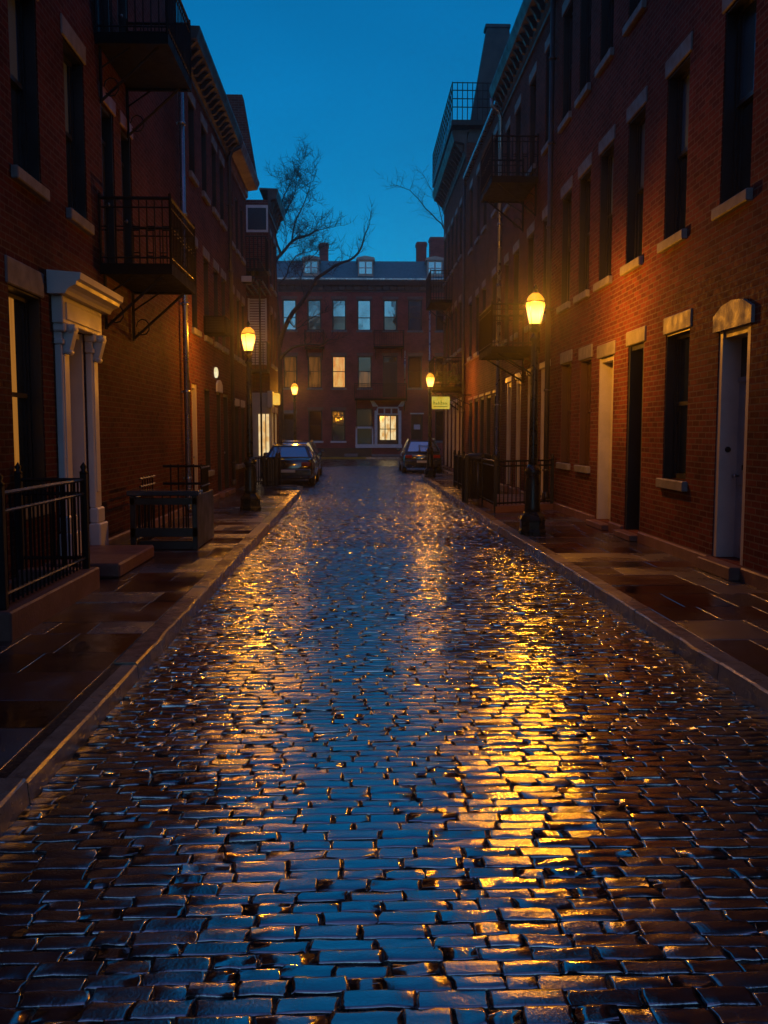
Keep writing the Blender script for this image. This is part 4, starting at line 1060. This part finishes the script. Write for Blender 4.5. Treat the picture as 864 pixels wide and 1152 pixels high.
L(mz.outputs[0], t2.inputs[0]); L(tint.outputs[2], t2.inputs[6]); t2.inputs[7].default_value = (.42, .84, 1.4, 1); L(t2.outputs[2], mu.inputs[7])
lz = N(nt, 'ShaderNodeMapRange'); lz.inputs['From Min'].default_value = .0; lz.inputs['From Max'].default_value = .45; lz.inputs['To Min'].default_value = .86; lz.inputs['To Max'].default_value = 1.12; L(sx.outputs[2], lz.inputs['Value'])
cn = N(nt, 'ShaderNodeTexNoise'); cn.inputs['Scale'].default_value = 3.2; cn.inputs['Detail'].default_value = 5; cm = N(nt, 'ShaderNodeMapping'); cm.inputs['Scale'].default_value = (1, 1, 2.6); L(tc.outputs['Generated'], cm.inputs[0]); L(cm.outputs[0], cn.inputs['Vector'])
cr = N(nt, 'ShaderNodeMapRange'); cr.inputs['From Min'].default_value = .3; cr.inputs['From Max'].default_value = .7; cr.inputs['To Min'].default_value = .93; cr.inputs['To Max'].default_value = 1.07; L(cn.outputs['Fac'], cr.inputs['Value'])
lm = N(nt, 'ShaderNodeMath', operation='MULTIPLY'); L(lz.outputs[0], lm.inputs[0]); L(cr.outputs[0], lm.inputs[1])
mu0 = N(nt, 'ShaderNodeMix', data_type='RGBA', blend_type='MULTIPLY'); mu0.inputs[0].default_value = 1; L(mu.outputs[2], mu0.inputs[6]); L(lm.outputs[0], mu0.inputs[7]); mu = mu0
# lowest sky behind the viewer darkened, to dim what low windows reflect
lo_ = N(nt, 'ShaderNodeMapRange'); lo_.inputs['From Min'].default_value = .035; lo_.inputs['From Max'].default_value = .10; lo_.inputs['To Min'].default_value = .12; L(sx.outputs[2], lo_.inputs['Value'])
fr = N(nt, 'ShaderNodeMapRange'); fr.inputs['From Min'].default_value = -.1; fr.inputs['From Max'].default_value = .1; L(sx.outputs[1], fr.inputs['Value'])
mxl = N(nt, 'ShaderNodeMath', operation='MAXIMUM'); L(lo_.outputs[0], mxl.inputs[0]); L(fr.outputs[0], mxl.inputs[1])
mu2 = N(nt, 'ShaderNodeMix', data_type='RGBA', blend_type='MULTIPLY'); mu2.inputs[0].default_value = 1; L(mu.outputs[2], mu2.inputs[6]); L(mxl.outputs[0], mu2.inputs[7]); mu = mu2
bg = N(nt, 'ShaderNodeBackground'); bg.inputs['Strength'].default_value = .1; L(mu.outputs[2], bg.inputs['Color'])
wo = N(nt, 'ShaderNodeOutputWorld'); L(bg.outputs[0], wo.inputs[0])

# thin even haze added to give the lamps their glare halos
m_, hn, ho = new_mat('halo_haze'); pv = N(hn, 'ShaderNodeVolumePrincipled'); pv.inputs['Color'].default_value = (.9, .92, .95, 1); pv.inputs['Density'].default_value = .0016; pv.inputs['Anisotropy'].default_value = .9
hn.links.new(pv.outputs[0], ho.inputs['Volume'])
hz = MB(); hz.box(-26, 26, -12, 75, -1.2, 18); M['haze'] = m_; structure(hz.build('haze', m_), 'stuff')

sd = bpy.data.lights.new('dusk_fill', 'SUN'); sd.energy = .11; sd.angle = math.radians(110); sd.color = (.9, .4, .52)  # broad pink fill lamp added to redden the brick, standing for afterglow
so = bpy.data.objects.new('dusk_fill', sd); COL.objects.link(so); so.rotation_euler = (math.radians(48), 0, 0)

cd = bpy.data.cameras.new('camera'); cam = bpy.data.objects.new('camera', cd); COL.objects.link(cam)
cd.sensor_width = 36; cd.sensor_fit = 'AUTO'; cd.lens = 31.25; cd.clip_end = 1000; cd.clip_start = .05
cam.location = (0, 0, 1.7); cam.rotation_euler = (math.radians(90)-math.atan(88/1000), 0, -math.atan(30/1000))
sc.camera = cam
sc.view_settings.view_transform = 'Standard'; sc.view_settings.look = 'None'; sc.view_settings.gamma = 1; sc.view_settings.exposure = 0
sc.render.engine = 'CYCLES'
sc.cycles.use_denoising = True; sc.cycles.max_bounces = 6; sc.cycles.glossy_bounces = 3; sc.cycles.diffuse_bounces = 3; sc.cycles.transparent_max_bounces = 8
sc.cycles.sample_clamp_indirect = 4; sc.cycles.caustics_reflective = False; sc.cycles.caustics_refractive = False
